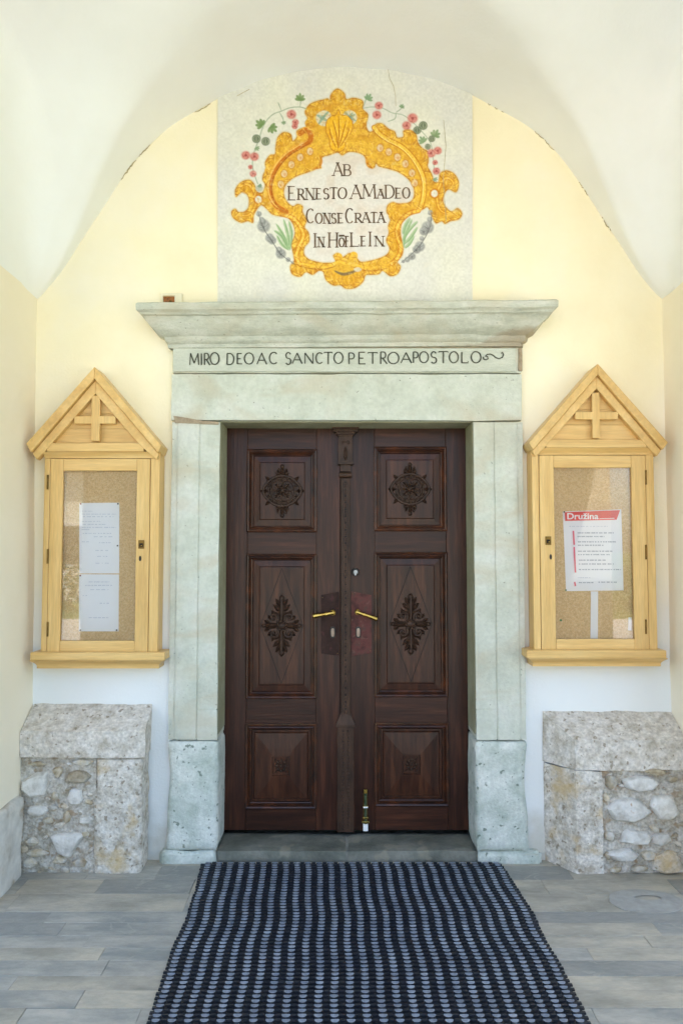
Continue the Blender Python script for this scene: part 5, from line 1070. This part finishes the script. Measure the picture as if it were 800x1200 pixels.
# ------------------------------------------------------------------ small box above the cornice
x0, z0 = at(187, 357, -.02); x1, z1 = at(213, 343, -.02)
bxr = empty('wall_box', ((x0 + x1) / 2, 0, z1 - .075), 'small cream box with brown opening on the wall above the cornice', 'wall box')
b = MB(); zt_, zb_ = z1, z1 - .075; xa, xb = x0, x1
ca, cb = at(190.5, 350, -.02)[0], at(204.5, 350, -.02)[0]; zo = at(0, 346, -.02)[1]
b.rings([(xa, xb, zb_, zt_, -.0), (xa, xb, zb_, zt_, -.018), (ca, cb, zb_ + .012, zo, -.020), (ca + .002, cb - .002, zb_ + .014, zo - .002, -.008)]); b.f = b.f[:-1]; b.obj('box_frame', M['cream_plastic'], bxr, bevel=.002)
b = MB(); b.box(ca, cb, -.010, -.006, zb_ + .01, zo); b.obj('brown_insert', M['brown_hole'], bxr)
b = MB(); b.tube([(.5 * (ca + cb) + .006, -.010, zo - .03), (.5 * (ca + cb) + .006, -.014, zo - .03)], .008, 10); b.obj('contact', M['brass_dull'], bxr)

# ------------------------------------------------------------------ rubble buttresses
def rock(parent, cx, cz, rx, rz, Y, m, seed, pts=None, dep=.022, ang=0, small=False):
    n = 14 if not small else 9; ringn = 4 if not small else 2; vs = []; fs = []
    for i in range(ringn):
        t = i / ringn; s_ = 1 - .42 * t ** 2.2; yy = Y + .016 - dep * (1 - (1 - t) ** 2) - .006 * t
        for k in range(n):
            a = 2 * pi * k / n
            if pts is None:
                rs = random.Random(int(seed * 100)); m7 = rs.choice((6, 7, 7, 8)); pts = [(cos(2 * pi * (q + rs.uniform(-.3, .3)) / m7) * rs.uniform(.88, 1.16), sin(2 * pi * (q + rs.uniform(-.3, .3)) / m7) * rs.uniform(.85, 1.12)) for q in range(m7)]
            if pts:
                u = k / n * len(pts); p0 = pts[int(u) % len(pts)]; p1 = pts[(int(u) + 1) % len(pts)]; f_ = u - int(u); f_ = f_ * f_ * (3 - 2 * f_) * .5 + f_ * .5; dx = (p0[0] * (1 - f_) + p1[0] * f_) * rx; dz = (p0[1] * (1 - f_) + p1[1] * f_) * rz
            else:
                rr = 1 + .22 * noise.noise(Vector((cos(a) * 1.3 + seed * 7, sin(a) * 1.3, seed))) + .08 * noise.noise(Vector((cos(a) * 4 + seed, sin(a) * 4, seed))); dx, dz = rx * rr * cos(a), rz * rr * sin(a)
            dx, dz = dx * cos(ang) - dz * sin(ang), dx * sin(ang) + dz * cos(ang)
            p = Vector((cx + dx * s_, yy, cz + dz * s_)); p += noise.noise_vector(p * 22 + Vector((seed, 0, 0))) * .005 * (.4 + t)
            vs.append(tuple(p))
    vs.append((cx, Y + .006 - dep, cz))
    for i in range(ringn - 1):
        for k in range(n): fs.append((i * n + k, i * n + (k + 1) % n, (i + 1) * n + (k + 1) % n, (i + 1) * n + k))
    for k in range(n): fs.append(((ringn - 1) * n + k, (ringn - 1) * n + (k + 1) % n, ringn * n))
    b = MB(); b.add(vs, fs); return b.obj('rubble_stone', M[m], parent, smooth=True, angle=32)
BY = -.15
def rubble_fill(parent, x0, x1, z0, z1, big, seed, m_small='rubble_tan'):
    b = MB(); nx_, nz_ = int((x1 - x0) / .012), int((z1 - z0) / .012)
    for j in range(nz_ + 1):
        for i in range(nx_ + 1):
            x = x0 + (x1 - x0) * i / nx_; z = z0 + (z1 - z0) * j / nz_; y = BY + .014 + .012 * noise.noise(Vector((x * 14, seed, z * 14))) + .006 * noise.noise(Vector((x * 45, seed, z * 45))); b.v.append((x, y, z))
    b.f = [(j * (nx_ + 1) + i, j * (nx_ + 1) + i + 1, (j + 1) * (nx_ + 1) + i + 1, (j + 1) * (nx_ + 1) + i) for j in range(nz_) for i in range(nx_)]
    b.obj('rubble_mortar', M['rubble_bed'], parent, smooth=True, angle=80)
    random.seed(seed); placed = [(c[0], c[1], max(c[2], c[3])) for c in big]
    for k in range(110):
        rr = random.uniform(.008, .026); x = random.uniform(x0 + rr, x1 - rr); z = random.uniform(z0 + rr * .5, z1 - rr * .6)
        if all(math.hypot((x - a) , z - c) > (r_ * .95 + rr * .8) for a, c, r_ in placed):
            placed.append((x, z, rr)); rock(parent, x, z, rr * random.uniform(1, 1.3), rr * random.uniform(.6, .9), BY + .006, random.choice([m_small, m_small, 'tufa', 'rubble_white' if random.random() < .3 else m_small]), k + seed, dep=.012, ang=random.uniform(-.5, .5), small=True)
def coping(parent, x0, x1, x0f, x1f, zb, zf, zw, seed, splay=0):
    # sloping top stone: back edge on the wall, lower front face
    b = MB(); nx_ = 26; rows = [(0, zb, 0), (0, zb, 1), (0, zf, 1), (.33, zf, 1), (.66, zf, 1), (1, zf, 1)]
    prof = [(0, zb), (BY - .004, zb)] + [(BY - .004, zb + (zf - zb) * t) for t in (.25, .5, .75, 1)] + [(BY * (1 - t), zf + (zw - zf) * t) for t in (.2, .4, .6, .8, 1)]
    for (y, z) in prof:
        f_ = y / BY if BY else 0
        for i in range(nx_ + 1):
            t = i / nx_; xa = x0 + (x0f - x0) * f_; xb = x1 + (x1f - x1) * f_; p = Vector((xa + (xb - xa) * t, y, z)); 
            q = noise.noise_vector(p * 12 + Vector((seed, 0, 0))) * .006 + noise.noise_vector(p * 40) * .0025
            if y == 0: q.y = 0
            b.v.append(tuple(p + q))
    n = nx_ + 1; m_ = len(prof)
    b.f = [(j * n + i, j * n + i + 1, (j + 1) * n + i + 1, (j + 1) * n + i) for j in range(m_ - 1) for i in range(nx_)]
    b.f += [tuple(j * n for j in range(m_)), tuple(j * n + nx_ for j in range(m_ - 1, -1, -1))]
    return b.obj('coping_stone', M['tufa_light'], parent, smooth=True, angle=40)
# left
lb = empty('rubble_buttress', (at(100, 1010)[0], 0, 0), 'low rubble stone buttress in the left corner with one upright corner block on its right', 'buttress', 'low stone buttresses flanking the door')
zbk = at(0, 888, BY)[1]; zfr = at(0, 857, BY)[1]; zwl = at(0, 825, 0)[1]
xw = at(175, 900, 0)[0]; xf = at(166, 900, BY)[0]; xcb = at(110, 960, BY)[0]
coping(lb, XL + .026, xw + .006, XL + .032, xf + .014, zbk, zfr, zwl, 1)
b = MB(); b.gridbox(xcb, xf, BY, -.002, -.02, zbk - .003, .016, .006, 11, .012, 81); b.obj('corner_block', M['tufa'], lb, smooth=True, angle=60)
bigL = []
for (x, y, rx, ry, pts) in [(41, 920, 16, 16, None), (77.5, 992, 19, 14, [(1, .75), (.3, -.9), (-.1, -1), (-.55, -.55), (-1, .7), (-.8, .9), (0, 1.0), (.9, 1)]), (88, 936, 10, 10, None), (90, 911, 14, 8, None), (43, 952, 12, 6.5, None), (100, 962, 8, 5, None), (42, 1001, 12, 5, None), (67, 905, 6, 7, None), (96, 894, 12, 4, None), (55, 963, 8, 4, None), (69, 1009, 8, 5, None), (92, 1012, 9, 5, None), (34, 1012, 8, 6, None), (37, 987, 8, 6, None), (64, 934, 5, 5, None), (78, 958, 5, 8, None), (44, 896, 9, 4, None)]:
    X, Z_ = at(x, y, BY); s = 3.45 / F; bigL.append((X, Z_, rx * s, ry * s)); rock(lb, X, Z_, rx * s, ry * s, BY + .004, 'rubble_white' if (rx * ry > 70 and y != 911) or y in (952, 962) else 'rubble_tan', x, pts, .03 if rx > 13 else .02)
rubble_fill(lb, XL + .03, xcb + .003, -.02, zbk, bigL, 5)
# right: splayed left end
rb = empty('rubble_buttress', (at(720, 1010)[0], 0, 0), 'low rubble stone buttress in the right corner with splayed left face and large white stones', 'buttress', 'low stone buttresses flanking the door')
zbk = at(0, 903, BY)[1]; zfr = at(0, 868, BY)[1]; zwl = at(0, 834, 0)[1]
x_w = at(637, 920, 0)[0]; x_f = at(675, 960, BY)[0]; xcb = at(706, 960, BY)[0]
coping(rb, x_w - .004, XR - .003, x_f - .004, XR - .003, zbk, zfr, zwl, 2)
b = MB(); nz_ = 26; P = [(x_w, 0), (x_w + (x_f - x_w) * .33, BY * .33), (x_w + (x_f - x_w) * .66, BY * .66), (x_f, BY), (x_f + .03, BY), (x_f + .07, BY), (x_f + .1, BY), (xcb, BY), (xcb, BY + .03)]
P = [(x_w + (x_f - x_w) * k / 8, BY * k / 8) for k in range(8)] + [(x_f + (xcb - x_f) * k / 7, BY) for k in range(8)] + [(xcb, BY + .03)]
for j in range(nz_ + 1):
    z = -.02 + (zbk - .003 + .02) * j / nz_
    for (x, y) in P:
        p = Vector((x, y, z)); q = noise.noise_vector(p * 11 + Vector((9, 0, 0))) * .006 + noise.noise_vector(p * 40) * .0025
        if y == 0: q.y = 0
        b.v.append(tuple(p + q))
n = len(P); b.f = [(j * n + i, j * n + i + 1, (j + 1) * n + i + 1, (j + 1) * n + i) for j in range(nz_) for i in range(n - 1)]
b.obj('corner_block', M['tufa'], rb, smooth=True, angle=50)
bigR = []
for (x, y, rx, ry) in [(737, 950, 25, 15), (780, 947, 17, 19), (752, 918.5, 21, 10), (717, 917, 7, 9), (746, 982, 19, 9.5), (776, 985, 13, 8), (730, 1003, 20, 9), (783, 1012, 20, 15), (788, 914, 7, 4), (715, 981, 6, 6), (768, 972, 6, 5), (722, 1021, 8, 4), (750, 1019, 10, 4), (711, 935, 5, 5), (768, 904, 14, 4), (713, 1004, 5, 5), (760, 1003, 9, 6)]:
    X, Z_ = at(x, y, BY); s = 3.45 / F; bigR.append((X, Z_, rx * s, ry * s)); rock(rb, X, Z_, rx * s, ry * s, BY + .004, 'rubble_white' if rx * ry > 90 and y != 1012 else ('tufa' if y == 1012 else 'rubble_tan'), x * .7, None, .034 if rx > 13 else .02)
rubble_fill(rb, xcb - .003, XR, -.02, zbk, bigR, 15)

# ------------------------------------------------------------------ door mat
mat_o = empty('door_mat', (.07, -.066, .0), 'black ribbed rubber door mat with scales coloured grey blue for reflected sky laid before the threshold', 'door mat')
lpx = [(237, 1010), (231, 1040), (221, 1070), (207, 1100), (190, 1150), (175, 1200)]; rpx = [(585, 1010), (600, 1030), (625, 1068), (640, 1100), (668, 1150), (693, 1200)]
LP = sorted([fl(*p, .02) for p in lpx], key=lambda q: q[1]); RP = sorted([fl(*p, .02) for p in rpx], key=lambda q: q[1])
def edge(Pq, y): return float(np.interp(y, [q[1] for q in Pq], [q[0] for q in Pq]))
def wave(y, u): return .009 * (1 / (1 + math.exp((y + .19) * 40)) - .5) * -1 + .004 * sin(y * 8 + u * 2 + 1) + .003 * sin(y * 17 - u * 3)
NC = 27; ROW = .0252; y = -.060; bars = MB(); scl = MB(); row = 0
while y > -1.95:
    xl_, xr_ = edge(LP, y) + .4 * wave(y, 0), edge(RP, y) + .4 * wave(y, 1); jx = random.uniform(-.002, .002); ht = .0015 * sin(y * 11) 
    # transverse bar with protruding tooth
    bars.box(xl_ - .007 + jx, xr_ + .007 + jx, y - .012, y - .001, .003, .0085)
    bars.box(xl_ + .002, xr_ - .002, y - ROW + .001, y - .0088, .002, .007)
    wc = (xr_ - xl_) / NC
    for c in range(NC):
        xc_ = xl_ + (c + .5) * wc + wave(y, c / NC) * .6; hw = wc * .262 * random.uniform(.97, 1.03); dz = random.uniform(-.0006, .0006); n = 6; vs = []
        for k in range(n + 1):
            t = k / n * 2 - 1; vs.append((xc_ + hw * t, y - .0034, .0170 + dz - .001 * abs(t)))
        for k in range(n + 1):
            t = k / n * 2 - 1; q = sqrt(max(0, 1 - t * t)); vs.append((xc_ + hw * t * .98, y - .0090 - .0100 * q, .0150 + dz + .0003 * q))
        for k in range(n + 1):
            t = k / n * 2 - 1; q = sqrt(max(0, 1 - t * t)); vs.append((xc_ + hw * t * .98, y - .0080 - .0100 * q, .004))
        m1 = n + 1
        scl.add(vs, [(k, k + 1, k + m1 + 1, k + m1) for k in range(n)]); bars.add([vs[k + m1] for k in range(m1)] + [vs[k + 2 * m1] for k in range(m1)], [(k, k + 1, k + 1 + m1, k + m1) for k in range(n)])
        # dark upright lug between the scales
        xg = xc_ + wc * .5
        if c < NC - 1: bars.box(xg - wc * .17, xg + wc * .17, y - .010, y - .001, .012, .0165 + dz)
    y -= ROW; row += 1
o = bars.obj('rubber_bars', M['rubber'], mat_o); o['kind'] = 'stuff'
scl.keep = True
o = scl.obj('rubber_scales', M['scale'], mat_o); o['kind'] = 'stuff'

# ------------------------------------------------------------------ outside, seen only as reflections in the glass
hs = empty('white_house', (-9, -19, 0), 'white rendered house with clay tiled roof across the lawn, mirrored in glass', 'house')
b = MB(); b.box(-14, -5, -24, -19, -.1, 4.2); b.obj('wall', M['render'], hs)
b = MB(); b.add([(-14.5, -24.5, 4.1), (-4.5, -24.5, 4.1), (-4.5, -18.4, 4.1), (-14.5, -18.4, 4.1), (-14.5, -21.5, 6.6), (-4.5, -21.5, 6.6)], [(0, 1, 5, 4), (2, 3, 4, 5), (0, 4, 3), (1, 2, 5), (0, 3, 2, 1)]); b.obj('roof', M['tiles'], hs)
for i, x in enumerate((-13, -10.8, -8.6, -6.6)):
    b = MB(); b.box(x, x + 1.0, -19.02, -18.96, 1.0, 2.3); fw = b.obj('window', M['white_plastic'], hs); b = MB(); b.box(x + .08, x + .92, -18.955, -18.94, 1.08, 2.22); b.obj('pane', M['dwin'], fw)
hd = MB(); random.seed(2)
for k in range(5000):
    x = random.uniform(-16, 14); z = random.uniform(0, 1.1); y0 = -15.6 + random.uniform(-.4, .4); s = random.uniform(.04, .1); a = random.uniform(0, pi); c = Vector((x, y0, z)); d = Vector((cos(a) * s, sin(a) * s, random.uniform(-s, s))); e = Vector((random.uniform(-s, s), random.uniform(-s, s), s))
    hd.add([c - d, c + e, c + d, c - e * .6], [(0, 1, 2, 3)])
hg = hd.obj('hedge', M['leaf']); tag(hg, 'clipped green hedge standing before the white house across the lawn', 'hedge')
